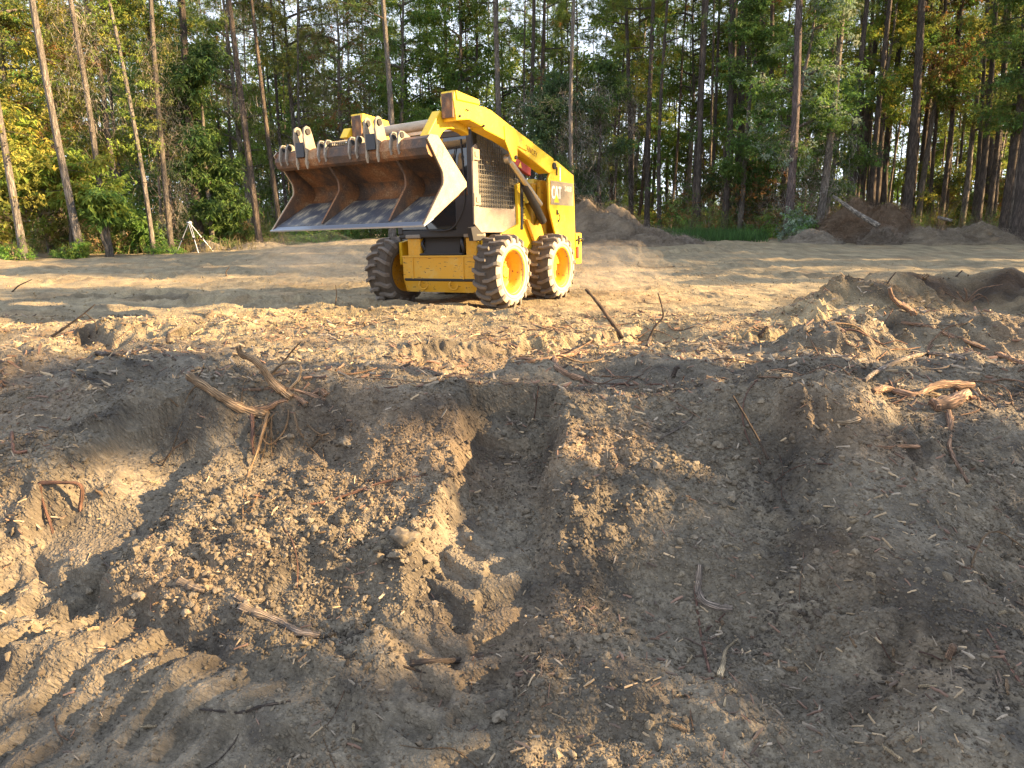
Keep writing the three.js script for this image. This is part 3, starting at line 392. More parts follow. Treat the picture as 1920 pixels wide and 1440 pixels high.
// bucket
{
  const B = new THREE.Group(); B.name = 'bucket'; loader.add(B);
  const mold = new THREE.Shape(); // back wall and floor, one bent sheet
  mold.moveTo(1.5, 1.63); mold.lineTo(1.12, 1.38); mold.quadraticCurveTo(1.0, 1.29, 1.12, 1.2); mold.lineTo(1.62, 0.945); mold.lineTo(1.612, 0.93); mold.lineTo(1.09, 1.185); mold.quadraticCurveTo(0.96, 1.29, 1.095, 1.4); mold.lineTo(1.49, 1.65); mold.closePath();
  part('moldboard', slab(null, -0.95, 0.95, 0.002, mold), M.rust, B);
  part('floor_plate', slab([[1.16, 1.188], [1.63, 0.945], [1.628, 0.939], [1.155, 1.18]], -0.95, 0.95, 0.001), M.bare, B, 'worn bare steel floor streaked with sand');
  part('cutting_edge', slab([[1.56, 0.975], [1.70, 0.905], [1.695, 0.892], [1.55, 0.957]], -0.985, 0.985, 0.003), M.edge, B);
  const chev = (bx0) => { const s = new THREE.Shape(); s.moveTo(1.575, 1.645); s.lineTo(1.37, 1.39); s.quadraticCurveTo(1.345, 1.33, 1.365, 1.27); s.lineTo(1.685, 0.912); s.lineTo(bx0 ? 1.6 : 1.6, bx0 ? 0.93 : 0.95); s.lineTo(0.985, bx0 ? 1.27 : 1.27); s.lineTo(0.985, 1.315); s.lineTo(1.42, 1.69); s.lineTo(1.53, 1.69); s.closePath(); return s; };
  for (const s of [1, -1]) { const q = part('side_plate', slab(null, s * 0.962, s * 0.976, 0.003, chev(true)), M.plate, B); part('side_inner_shade', slab(null, s * 0.948, s * 0.961, 0.002, chev(true)), M.rust, q, 'rust brown inner face of the side plate, darkened for its shade'); }  // outer pale as lit, inner browned as shaded: shade put into the colour
  const rib = new THREE.Shape(); rib.moveTo(1.52, 1.56); rib.lineTo(1.37, 1.39); rib.quadraticCurveTo(1.345, 1.33, 1.365, 1.27); rib.lineTo(1.63, 0.96); rib.lineTo(1.6, 0.955); rib.lineTo(1.1, 1.21); rib.quadraticCurveTo(1.02, 1.29, 1.12, 1.37); rib.closePath();
  for (const l of [-0.32, 0.53]) part('rib', slab(null, l - 0.011, l + 0.011, 0.003, rib), M.rust, B);
  part('top_beam', [slab([[1.49, 1.50], [1.54, 1.52], [1.57, 1.58], [1.55, 1.66], [1.49, 1.69], [1.42, 1.66], [1.4, 1.58], [1.43, 1.53]], -0.97, 0.95, 0.004)], M.rust, B);
  const ring = (a, y, l0, l1, r) => rod([a, y, l0], [a, y, l1], r, r, 16);
  for (const c of [-0.83, -0.3, 0.1, 0.6]) { const g = []; for (const q of [-0.045, 0.045]) g.push(slab([[1.572, 1.54], [1.592, 1.6], [1.575, 1.7], [1.545, 1.745], [1.5, 1.745], [1.33, 1.68], [1.42, 1.6], [1.55, 1.56]], c + q - 0.009, c + q + 0.009, 0.003)); const lg = part('lug', g[0], M.steel, B); part('lug_plate', g[1], M.steel, lg); parts('bushing', [ring(1.53, 1.71, c - 0.075, c - 0.03, 0.028), ring(1.53, 1.71, c + 0.02, c + 0.062, 0.028)], M.matte, lg); }
  for (const c of [-0.575, 0.335]) { const g = []; for (const q of [-0.065, 0.065]) g.push(slab([[1.57, 1.49], [1.588, 1.54], [1.58, 1.64], [1.6, 1.78], [1.585, 1.87], [1.55, 1.895], [1.51, 1.885], [1.485, 1.83], [1.44, 1.68], [1.43, 1.6], [1.55, 1.56]], c + q - 0.011, c + q + 0.011, 0.004)); const lg = part('tall_lug', g[0], M.white, B, 'tall pale lug of the bucket'); part('lug_plate', g[1], M.white, lg); parts('bushing', [ring(1.545, 1.84, c - 0.1, c - 0.05, 0.03), ring(1.545, 1.84, c + 0.03, c + 0.09, 0.03)], M.matte, lg); part('cross_plate', [bx(1.57, 1.595, 1.6, 1.74, c - 0.055, c + 0.055, 0.004)], M.black, lg); }
  const coil = []; for (let i = 0; i <= 90; i++) { const t = i / 90; coil.push([1.5 + 0.02 * Math.cos(t * 75), 1.705 + 0.02 * Math.sin(t * 75), -0.24 + 0.3 * t]); }
  part('spiral_hose_guard', pipe(coil, 0.006, 260, 5), M.white, B);
  print(0.1, 0.12, (x, w, h) => { x.clearRect(0, 0, w, h); x.strokeStyle = 'rgba(120,85,40,0.55)'; x.lineWidth = w * 0.03; x.strokeRect(w * 0.12, h * 0.2, w * 0.76, h * 0.6); x.fillStyle = 'rgba(120,85,40,0.5)'; x.font = 'bold ' + h * 0.34 + 'px sans-serif'; x.fillText('CAT', w * 0.16, h * 0.62); }, 1.4, 1.55, 0.976, 0.3, B, 'stamp', 128);
}

// ---------------------------------------------------------------- woods: foliage sprays
const leafMat = new THREE.MeshPhysicalMaterial({ name: 'leaf', color: rgb(1, 1, 1), roughness: 0.95, transmission: 0.45, thickness: 0, specularIntensity: 0.3 });
const needleMat = new THREE.MeshPhysicalMaterial({ name: 'needle', color: rgb(1, 1, 1), roughness: 0.9, transmission: 0.3, thickness: 0, specularIntensity: 0.3 });
const twigMat = new THREE.MeshStandardMaterial({ name: 'dead_twig', color: rgb(1, 1, 1), roughness: 1 });
function raw(P) { const g = new THREE.BufferGeometry(); g.setAttribute('position', new THREE.Float32BufferAttribute(P, 3)); g.computeVertexNormals(); return g; }
function leafSpray(n, len, wid, spread, flat, seed) { // leaves on a few short twigs
  const q = rng(seed), P = [], v = (s) => (q() - 0.5) * 2 * s;
  for (let b = 0; b < 4; b++) {
    const d = V(v(1), v(0.5) * flat + 0.1, v(1)).normalize(), L = spread * (0.6 + 0.5 * q());
    const s = V(-d.z, 0, d.x).normalize().multiplyScalar(0.004); P.push(0, 0, 0, s.x, s.y + 0.004, s.z, d.x * L, d.y * L, d.z * L);
    for (let k = 0; k < n / 4; k++) {
      const t = (0.25 + 0.8 * k / (n / 4)) * L, c = d.clone().multiplyScalar(t).add(V(v(0.07), v(0.07), v(0.07)));
      const dir = d.clone().multiplyScalar(0.5).add(V(v(1), v(0.6) - 0.35, v(1))).normalize(), up = V(v(0.8), 1, v(0.8)).normalize(), w = dir.clone().cross(up).normalize();
      const l = len * (0.6 + 0.7 * q()), ww = wid * (0.6 + 0.7 * q()), m = c.clone().addScaledVector(dir, l * 0.45), e = c.clone().addScaledVector(dir, l).add(V(0, -l * 0.25, 0)), A = m.clone().addScaledVector(w, ww).addScaledVector(up, ww * 0.35), B = m.clone().addScaledVector(w, -ww).addScaledVector(up, ww * 0.35);
      P.push(c.x, c.y, c.z, A.x, A.y, A.z, e.x, e.y, e.z, c.x, c.y, c.z, e.x, e.y, e.z, B.x, B.y, B.z);
    }
  }
  return raw(P);
}
function tuft(n, len, seed) { const q = rng(seed), P = [], v = () => (q() - 0.5) * 2; for (let b = 0; b < 3; b++) { const o = V(v() * 0.3, v() * 0.15, v() * 0.3); for (let k = 0; k < n; k++) { const d = V(v(), v() * 0.8 + 0.25, v()).normalize(), s = V(-d.z, v(), d.x).normalize().multiplyScalar(0.009), l = len * (0.7 + 0.5 * q()); P.push(o.x - s.x, o.y - s.y, o.z - s.z, o.x + s.x, o.y + s.y, o.z + s.z, o.x + d.x * l, o.y + d.y * l - 0.03, o.z + d.z * l); } } return raw(P); }
function brushSpray(n, len, seed) { const q = rng(seed), P = [], v = () => (q() - 0.5) * 2; for (let k = 0; k < n; k++) { let p = V(v() * 0.3, v() * 0.3, v() * 0.3), d = V(v(), v() * 0.9 - 0.2, v()).normalize(); const w = 0.004 + 0.005 * q(); for (let s = 0; s < 3; s++) { const e = p.clone().addScaledVector(d, len * 0.4 * (0.6 + q())), x = V(-d.z, v() * 0.4, d.x).normalize().multiplyScalar(w * (1 - s * 0.28)); P.push(p.x - x.x, p.y - x.y, p.z - x.z, p.x + x.x, p.y + x.y, p.z + x.z, e.x, e.y, e.z); p = e.clone().addScaledVector(d, -0.01); d.add(V(v() * 0.5, v() * 0.5 - 0.1, v() * 0.5)).normalize(); } } return raw(P); }
const SPRAY = { leaf: [1, 2, 3, 4].map((s) => leafSpray(28, 0.12, 0.034, 0.42, 1, s)), broad: [5, 6, 7].map((s) => leafSpray(20, 0.2, 0.05, 0.45, 0.7, s)), needle: [8, 9, 10].map((s) => tuft(22, 0.26, s)), brush: [11, 12, 13].map((s) => brushSpray(16, 0.45, s)) };
const SMAT = { leaf: leafMat, broad: leafMat, needle: needleMat, brush: twigMat };
const TINT = { golden: [0.34, 0.32, 0.055], lime: [0.24, 0.32, 0.05], green: [0.14, 0.235, 0.05], deep: [0.09, 0.15, 0.042], olive: [0.2, 0.22, 0.058], brown: [0.26, 0.14, 0.05], cedar: [0.085, 0.14, 0.06], pine: [0.16, 0.22, 0.05], weed: [0.15, 0.28, 0.045], grey: [0.27, 0.23, 0.18], straw: [0.4, 0.29, 0.15], silver: [0.26, 0.32, 0.22] };  // the first entry is the colour of yellow leaves
const mat4 = new THREE.Matrix4(), quat = new THREE.Quaternion(), eul = new THREE.Euler(), col = new THREE.Color();
function crown(list, kind, parent, name) { // list of [x, y, z, scale, tint] -> sprays under parent, one mesh per shape
  const by = SPRAY[kind].map(() => []);
  list.forEach((e) => by[Math.floor(R() * by.length)].push(e));
  by.forEach((l, k) => {
    if (!l.length) return;
    const m = new THREE.InstancedMesh(SPRAY[kind][k], SMAT[kind], l.length); m.name = name; m.userData.kind = 'stuff';
    l.forEach(([x, y, z, s, t], i) => { eul.set((R() - 0.5) * 0.9, R() * 6.28, (R() - 0.5) * 0.9); mat4.compose(V(x, y, z), quat.setFromEuler(eul), V(s, s * (0.8 + 0.4 * R()), s)); m.setMatrixAt(i, mat4); const b = 0.65 + 0.7 * R(), h = (R() - 0.5) * 0.3; m.setColorAt(i, col.setRGB(t[0] * b * (1 + h), t[1] * b, t[2] * b * (1 - h * 0.5))); });
    parent.add(shadows(m));
  });
}
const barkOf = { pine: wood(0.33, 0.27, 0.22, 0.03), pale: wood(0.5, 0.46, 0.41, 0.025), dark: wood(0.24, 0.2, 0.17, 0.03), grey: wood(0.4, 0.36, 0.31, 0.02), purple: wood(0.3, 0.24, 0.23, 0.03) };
for (const k in barkOf) { barkOf[k].map = barkMap.clone(); barkOf[k].map.repeat.set(1, 0.35); barkOf[k].bumpMap = barkTile.clone(); barkOf[k].bumpMap.repeat.set(1, 0.35); }
// a pine seen from its foot pixel up to a pixel near the top of the frame, at distance D; w is its width in photo pixels at the foot
function pine(foot, top, D, w, bark, label, group, o = {}) {
  const f = atDist(foot[0], foot[1], D), b = V(f.x, ground(f.x, f.z) - 0.1, f.z), H = o.H ?? rr(17, 22), up = atDist(top[0], top[1], D), slope = (up.x - b.x) / (up.y - b.y), r = w * D / 1276 / 2 * (o.far ? 1 : 0.78);
  const g = thing('pine_tree', b.toArray(), label, 'tree', group), bend = rr(-0.15, 0.15), q = [];
  const X = (y) => slope * y + bend * Math.sin(y * 0.35) + (o.kink ?? 0) * Math.exp(-y * 0.3), Z = (y) => 0.12 * Math.sin(y * 0.3 + bend * 20);
  for (let i = 0; i <= 8; i++) q.push(V(X(i / 8 * H) - X(0), i / 8 * H, Z(i / 8 * H) - Z(0)));
  const lo = o.far, sd = R() * 40;
  part('trunk', tube(q, (u) => r * (1 - 0.72 * u) * (1 + 0.35 * Math.exp(-u * H / 0.35)), lo ? 10 : 26, lo ? 7 : 12, 0.08, sd), barkOf[bark], g);
  const c = [], br = [], nb = o.nb ?? 26;
  for (let k = 0; k < nb; k++) { const y = H * lerp(o.low ?? 0.5, 1, Math.sqrt(k / nb)), a = R() * 6.28, L = (1 - 0.75 * (y / H - 0.4)) * rr(1.3, 2.6), bx0 = X(y) - X(0), tip = V(bx0 + Math.cos(a) * L, y + rr(-0.2, 0.7), Z(y) + Math.sin(a) * L); br.push(tube([V(bx0, y, Z(y)), V(bx0 + Math.cos(a) * L * 0.5, y + 0.12, Z(y) + Math.sin(a) * L * 0.5), tip], (u) => 0.035 * (1 - 0.8 * u), 4, 4)); for (let j = 0; j < (o.nt ?? 8); j++) { const u = rr(0.45, 1.08); c.push([lerp(bx0, tip.x, u) + rr(-0.3, 0.3), lerp(y, tip.y, u) + rr(-0.1, 0.35), lerp(Z(y), tip.z, u) + rr(-0.3, 0.3), rr(0.9, 1.5), R() < 0.06 ? TINT.brown : TINT.pine]); } }
  for (let k = 0; k < (o.stubs ?? 7); k++) { const y = H * rr(0.12, 0.5), a = R() * 6.28, L = rr(0.3, 1.3), bx0 = X(y) - X(0); br.push(tube([V(bx0, y, Z(y)), V(bx0 + Math.cos(a) * L, y - 0.1 * L, Z(y) + Math.sin(a) * L)], (u) => 0.016 * (1 - 0.7 * u), 2, 3)); }
  const bo = part('branches', br, barkOf.dark, g); bo.userData.kind = 'stuff';
  crown(c, 'needle', g, 'crown');
  if (o.vine) { const v = []; for (let k = 0; k < o.vine[2]; k++) { const y = rr(o.vine[0], o.vine[1]), a = R() * 6.28, d = r + Math.abs(rr(0, o.vine[3] ?? 0.5)); v.push([X(y) - X(0) + Math.cos(a) * d, y, Z(y) + Math.sin(a) * d, rr(0.5, 0.9), TINT[o.vine[4] ?? 'olive']]); } crown(v, 'leaf', g, 'climbing_vine'); }
  if (o.hang) { const v = []; for (let k = 0; k < o.hang[2]; k++) { const y = rr(o.hang[0], o.hang[1]), a = R() * 6.28, d = r + Math.abs(rr(0, o.hang[3] ?? 0.5)); v.push([X(y) - X(0) + Math.cos(a) * d, y, Z(y) + Math.sin(a) * d, rr(0.7, 1.2), TINT.grey]); } crown(v, 'brush', g, 'dead_vine'); }
  return g;
}
// a leafy tree whose crown fills heights y0..y1 with radius rad, its foliage in uneven clumps round limbs
function leafy(px, D, y0, y1, rad, n, tints, label, group, o = {}) {
  const f = atDist(px, 440, D), b = V(f.x, ground(f.x, f.z) - 0.1, f.z), g = thing(o.name ?? 'leafy_tree', b.toArray(), label, o.cat ?? 'tree', group), H = y1 - 0.3, lean = rr(-0.6, 0.6) * (o.lean ?? 1), tr = o.tr ?? 0.05 + 0.009 * y1;
  const q = []; for (let i = 0; i <= 5; i++) q.push(V(lean * Math.pow(i / 5, 1.5) + rr(-0.1, 0.1) * (i ? 1 : 0), i / 5 * H, rr(-0.1, 0.1) * (i ? 1 : 0)));
  const cv = new THREE.CatmullRomCurve3(q), tg = [tube(q, (u) => tr * (1 - 0.8 * u), o.far ? 8 : 14, o.far ? 6 : 8, 0.1, R() * 9)], c = [], lb = [];
  const nl = o.limbs ?? Math.round(9 + rad * 4), per = n / nl;
  for (let k = 0; k < nl; k++) {
    const y = lerp(y0, y1, (k + R()) / nl), u = (y - y0) / (y1 - y0), env = rad * Math.pow(Math.max(0.06, Math.sin(Math.PI * clamp(0.12 + 0.8 * u))), 0.7) * rr(0.45, 1.1), a = R() * 6.28, s = cv.getPointAt(clamp((y - 0.25 * env) / H, 0.05, 1)), e = V(s.x + Math.cos(a) * env, y, s.z + Math.sin(a) * env);
    const mid = s.clone().lerp(e, 0.5).add(V(0, 0.12, 0)); lb.push(tube([s, mid, e], (t) => tr * 0.38 * (1 - 0.85 * t) + 0.004, 5, 4));
    const cs = rr(0.35, 0.75) * (o.clump ?? 1);
    for (let j = 0; j < per; j++) { const t = rr(0.35, 1.05), p = s.clone().lerp(e, t), w = cs * (0.5 + t * 0.6), tt = tints[Math.floor(R() * tints.length)]; c.push([p.x + rr(-w, w), p.y + rr(-w, w) * 0.62 - 0.1 * t, p.z + rr(-w, w), rr(0.65, 1.15) * (o.s ?? 1), TINT[tt]]); }
  }
  part('trunk', tg, barkOf[o.bark ?? 'grey'], g); const l = part('limbs', lb, barkOf[o.bark ?? 'grey'], g); l.userData.kind = 'stuff';
  crown(c, o.kind ?? 'leaf', g, 'crown');
  if (o.brush) { const v = []; for (let k = 0; k < o.brush; k++) { const a = R() * 6.28, d = rad * Math.sqrt(R()); v.push([Math.cos(a) * d + lean * 0.5, rr(y0 * 0.3, y1 * 0.85), Math.sin(a) * d, rr(0.8, 1.5), TINT.grey]); } crown(v, 'brush', g, 'dead_twigs'); }
  return g;
}
function bush(px, D, rad, h, n, tints, label, group, kind = 'leaf', o = {}) {
  const f = atDist(px, 445, D), b = V(f.x, ground(f.x, f.z), f.z), g = thing(o.name ?? 'bush', b.toArray(), label, o.cat ?? 'bush', group), st = [], c = [];
  for (let k = 0; k < 7; k++) { const a = R() * 6.28, d = rad * rr(0.3, 0.9); st.push(tube([V(0, -0.05, 0), V(Math.cos(a) * d * 0.4, h * 0.5, Math.sin(a) * d * 0.4), V(Math.cos(a) * d, h * rr(0.6, 1), Math.sin(a) * d)], (u) => 0.014 * (1 - 0.7 * u), 4, 4)); }
  for (let k = 0; k < n; k++) { const a = R() * 6.28, d = rad * Math.sqrt(R()), y = h * Math.pow(R(), 0.8) * (1 - 0.45 * Math.pow(d / rad, 2)) * (0.75 + 0.35 * N2(Math.cos(a) * 2 + px, Math.sin(a) * 2)); c.push([Math.cos(a) * d, y, Math.sin(a) * d, rr(0.6, 1.1) * (o.s ?? 1), TINT[tints[Math.floor(R() * tints.length)].replace('deep', 'green')]]); }
  const s = part('stems', st, W.grey, g); s.userData.kind = 'stuff'; crown(c, kind, g, 'foliage'); return g;
}

// front pines, left to right
pine([45, 478], [0, 170], 21, 17, 'pale', 'lit pine trunk leaning out of the left edge of the photo', null, { vine: [1.5, 4, 30, 0.7, 'golden'] });
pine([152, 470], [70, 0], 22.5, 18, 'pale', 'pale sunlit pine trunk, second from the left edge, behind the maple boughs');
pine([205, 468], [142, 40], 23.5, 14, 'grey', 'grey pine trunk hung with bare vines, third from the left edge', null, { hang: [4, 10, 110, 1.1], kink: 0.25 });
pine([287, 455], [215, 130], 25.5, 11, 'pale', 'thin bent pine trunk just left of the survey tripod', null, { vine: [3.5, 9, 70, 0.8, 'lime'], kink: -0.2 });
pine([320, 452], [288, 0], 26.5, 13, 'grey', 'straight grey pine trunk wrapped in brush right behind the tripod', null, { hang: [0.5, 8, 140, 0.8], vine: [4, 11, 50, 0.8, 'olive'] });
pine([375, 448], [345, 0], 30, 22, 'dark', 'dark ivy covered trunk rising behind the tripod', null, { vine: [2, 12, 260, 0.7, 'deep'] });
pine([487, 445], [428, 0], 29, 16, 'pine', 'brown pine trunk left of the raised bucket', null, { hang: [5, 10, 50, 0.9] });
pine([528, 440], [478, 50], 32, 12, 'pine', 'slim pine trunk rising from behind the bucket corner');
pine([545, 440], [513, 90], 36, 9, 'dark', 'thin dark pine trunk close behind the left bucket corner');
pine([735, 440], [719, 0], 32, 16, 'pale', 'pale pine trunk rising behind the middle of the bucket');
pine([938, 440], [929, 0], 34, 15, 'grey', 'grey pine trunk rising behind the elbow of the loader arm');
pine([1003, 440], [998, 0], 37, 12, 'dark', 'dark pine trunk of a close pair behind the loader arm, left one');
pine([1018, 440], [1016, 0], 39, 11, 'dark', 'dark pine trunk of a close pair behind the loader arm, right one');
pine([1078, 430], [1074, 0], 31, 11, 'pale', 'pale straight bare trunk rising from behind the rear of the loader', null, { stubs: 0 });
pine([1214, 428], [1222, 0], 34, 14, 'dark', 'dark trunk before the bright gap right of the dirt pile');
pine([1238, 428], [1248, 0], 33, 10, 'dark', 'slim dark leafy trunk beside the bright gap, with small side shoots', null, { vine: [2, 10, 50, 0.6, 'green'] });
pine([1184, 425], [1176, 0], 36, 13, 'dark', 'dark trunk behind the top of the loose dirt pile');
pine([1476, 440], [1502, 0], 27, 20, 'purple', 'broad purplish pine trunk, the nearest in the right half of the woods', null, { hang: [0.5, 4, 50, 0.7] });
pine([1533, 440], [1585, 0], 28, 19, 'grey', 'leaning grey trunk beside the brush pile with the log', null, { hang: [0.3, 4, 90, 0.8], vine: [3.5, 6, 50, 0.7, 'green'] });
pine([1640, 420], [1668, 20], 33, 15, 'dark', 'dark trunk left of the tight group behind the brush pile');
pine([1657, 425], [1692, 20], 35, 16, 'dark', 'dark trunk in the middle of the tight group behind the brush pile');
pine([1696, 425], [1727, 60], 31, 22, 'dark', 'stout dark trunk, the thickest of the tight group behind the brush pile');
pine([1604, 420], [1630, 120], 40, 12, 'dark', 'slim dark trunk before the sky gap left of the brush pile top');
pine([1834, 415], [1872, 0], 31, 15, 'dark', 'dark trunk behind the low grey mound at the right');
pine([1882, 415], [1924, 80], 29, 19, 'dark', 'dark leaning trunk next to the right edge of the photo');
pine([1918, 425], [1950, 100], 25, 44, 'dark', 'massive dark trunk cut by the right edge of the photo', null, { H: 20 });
for (let k = 0; k < 30; k++) { const px = k < 13 ? rr(1265, 1470) : rr(1590, 1880); pine([px, 430], [px + (px - 960) * 0.045 + rr(-10, 10), 0], rr(31.5, 37), rr(7, 13), 'dark', 'thin dark pine trunk standing close among others in the right half of the woods', 'thin close trunks in the right half of the woods', { far: 1, nb: 16, nt: 6, low: 0.55, stubs: 6 }); }
// young broadleaved trees and boughs along the front of the woods
const LT = (px, D, y0, y1, rad, n, t, label, o) => leafy(px, D, y0, y1, rad, Math.round(n * (y1 > 7 ? 1.55 : 1.15)), t, label, null, o);
LT(5, 23.5, 2.0, 5.0, 1.45, 300, ['golden', 'golden', 'lime'], 'bright yellow young tree at the left edge in full sun', { kind: 'broad', bark: 'grey' });
LT(-5, 22.5, 0.6, 2.0, 0.9, 130, ['golden', 'straw', 'lime'], 'low sunlit yellow sapling at the left edge beneath the bright tree', { kind: 'broad' });
LT(130, 23.6, 2.0, 3.4, 1.75, 260, ['golden', 'lime', 'lime'], 'layered maple boughs with yellow-green leaves across the left trunks', { kind: 'broad', clump: 0.7 });
LT(195, 23.2, 1.5, 2.3, 1.1, 110, ['green', 'lime'], 'low green maple bough beneath the yellow one', { kind: 'broad', clump: 0.6 });
LT(40, 26, 5, 11, 2.8, 420, ['olive', 'golden', 'green'], 'tall olive tree filling the top left corner');
LT(125, 28, 3, 12, 2.6, 480, ['olive', 'lime', 'brown'], 'olive leafy tree between the two leftmost leaning pines', { brush: 120 });
LT(235, 29, 3.5, 12, 2.6, 520, ['lime', 'olive', 'golden'], 'yellow-green tree above the thin bent pine', {});
LT(330, 31, 3.5, 13, 2.6, 520, ['olive', 'green', 'golden'], 'tall olive tree behind the tripod pines', {});
LT(395, 30, 1.2, 8.5, 2.0, 620, ['deep', 'deep', 'green'], 'dark glossy evergreen tree above the tripod', { kind: 'broad', clump: 0.9 });
LT(268, 26.5, 0.3, 1.7, 0.9, 130, ['green', 'weed', 'green'], 'fresh green sapling just left of the tripod', { kind: 'broad', clump: 0.6 });
LT(90, 25, 0.5, 4, 2.3, 330, ['deep', 'olive', 'straw'], 'shadowed thicket tree behind the leaning pines', { brush: 180 });
LT(470, 35, 4, 14, 2.8, 480, ['olive', 'lime', 'green'], 'olive tree above the left bucket corner', { brush: 100 });
LT(560, 37, 2, 14, 2.8, 420, ['olive', 'olive', 'golden'], 'thin olive tree laced with grey vines behind the tall bucket lugs', { brush: 260 });
LT(650, 37, 2, 13, 2.8, 400, ['olive', 'brown', 'green'], 'vine hung tree with bare grey twigs behind the bucket', { brush: 260 });
LT(760, 39, 3, 14, 3, 560, ['green', 'green', 'lime'], 'full green tree right of the pale trunk behind the bucket');
LT(800, 33, 1, 5.5, 1.9, 420, ['deep', 'green'], 'dark green low tree just above the loader cross tube', { clump: 0.8 });
LT(870, 41, 4, 14, 2.6, 420, ['lime', 'green', 'pine'], 'light green tree above the elbow of the loader arm');
LT(1030, 33, 1.5, 7.5, 2.3, 700, ['cedar', 'cedar', 'deep'], 'dark cedar with bare grey lower twigs behind the loader', { brush: 380, clump: 0.8, bark: 'dark' });
LT(1125, 34, 1.2, 8, 2.0, 560, ['cedar', 'deep', 'green'], 'dark cedar above the dirt pile right of the loader', { brush: 220, clump: 0.8, bark: 'dark' });
LT(1180, 41, 5, 14, 2.6, 420, ['golden', 'pine', 'lime'], 'sunny yellow-green tree top above the dirt pile');
LT(1290, 44, 6, 15, 2.8, 420, ['pine', 'green', 'lime'], 'light green tree over the bright gap in the woods');
LT(1385, 32, 2.5, 10, 2.2, 620, ['deep', 'green', 'green'], 'dark green tree left of the purplish trunk', { clump: 0.9 });
LT(1475, 28, 3, 10, 1.9, 480, ['green', 'green', 'silver'], 'green leafy tree around the purplish trunk');
LT(1550, 30, 2, 6.5, 1.8, 400, ['deep', 'green'], 'dark leafy tree above the log on the brush pile');
LT(1620, 33, 5.5, 11, 2.3, 440, ['lime', 'golden', 'green'], 'backlit lime green tree above the brush pile');
LT(1720, 34, 6.5, 12, 2.6, 430, ['olive', 'brown', 'green'], 'olive tree with red-brown leaves high above the tight trunks');
LT(1800, 34, 5, 12, 2.4, 430, ['olive', 'green', 'golden'], 'olive tree above the low grey mound');
LT(1890, 29, 4.5, 10, 2.2, 430, ['deep', 'green', 'olive'], 'dark leafy tree in the top right corner');
LT(1750, 36, 0.4, 3.6, 2.4, 460, ['deep', 'olive', 'golden'], 'low shaded thicket tree behind the tight trunks');
LT(1850, 35, 0.4, 3.2, 2.2, 400, ['olive', 'golden', 'brown'], 'low yellow-brown thicket tree right of the tight trunks');
LT(1330, 36, 0.3, 3.4, 2.3, 420, ['deep', 'brown', 'olive'], 'shadowed brown thicket tree beside the grass patch', { brush: 150 });
LT(1420, 33, 0.2, 3.2, 2.2, 420, ['deep', 'brown', 'deep'], 'dark thicket tree left of the purplish trunk foot', { brush: 200 });
// thickets and weeds at the foot of the woods
const G1 = 'shadowed bushes at the foot of the left woods', G2 = 'shadowed bushes at the foot of the right woods', G3 = 'bushes deep under the trees behind the loader';
for (let k = 0; k < 22; k++) bush(-60 + k * 27 + rr(-8, 8), k > 10 ? rr(29.5, 33) : rr(26, 31), rr(0.9, 1.5), rr(1, 2.2), 110, ['deep', 'olive', 'straw', 'deep'], 'tangled shadowed bush in the row at the foot of the left woods', G1, R() < 0.4 ? 'brush' : 'leaf');
for (let k = 0; k < 22; k++) bush(1290 + k * 31 + rr(-8, 8), rr(31, 37), rr(0.9, 1.5), rr(1, 2.4), 110, ['deep', 'brown', 'olive', 'deep'], 'tangled dark bush in the row at the foot of the right woods', G2, R() < 0.45 ? 'brush' : 'leaf');
for (let k = 0; k < 16; k++) bush(500 + k * 45 + rr(-8, 8), rr(34, 42), rr(1.2, 1.8), rr(1.2, 2.6), 120, ['deep', 'olive', 'green'], 'dim bush under the trees in the row behind the loader', G3, R() < 0.3 ? 'brush' : 'leaf');
bush(1495, 26.3, 0.55, 1.35, 120, ['silver', 'silver', 'green'], 'pale grey-green bush at the foot of the purplish trunk');
bush(20, 20.8, 0.5, 0.8, 60, ['weed', 'lime'], 'bright green weed clump left of the leftmost pine foot', null, 'leaf', { name: 'weed_clump', cat: 'weed', s: 0.6 });
bush(145, 22, 0.35, 0.75, 55, ['weed', 'lime'], 'bright green weed clump at the foot of the pale sunlit pine', null, 'leaf', { name: 'weed_clump', cat: 'weed', s: 0.6 });
bush(120, 22, 0.4, 0.5, 40, ['weed', 'green'], 'low weed clump left of the pale sunlit pine foot', null, 'leaf', { name: 'weed_clump', cat: 'weed', s: 0.6 });
bush(305, 25, 0.7, 0.45, 55, ['weed', 'green'], 'low green weed clump left of the tripod', null, 'leaf', { name: 'weed_clump', cat: 'weed', s: 0.6 });
bush(425, 28, 0.8, 0.6, 60, ['weed', 'green'], 'green weed clump right of the tripod', null, 'leaf', { name: 'weed_clump', cat: 'weed', s: 0.6 });
bush(600, 30, 1.3, 0.8, 110, ['weed', 'green', 'deep'], 'green weed clump seen under the bucket', null, 'leaf', { name: 'weed_clump', cat: 'weed', s: 0.6 });
bush(1420, 28.5, 0.8, 0.8, 80, ['weed', 'green'], 'green weed clump right of the grass patch', null, 'leaf', { name: 'weed_clump', cat: 'weed', s: 0.6 });
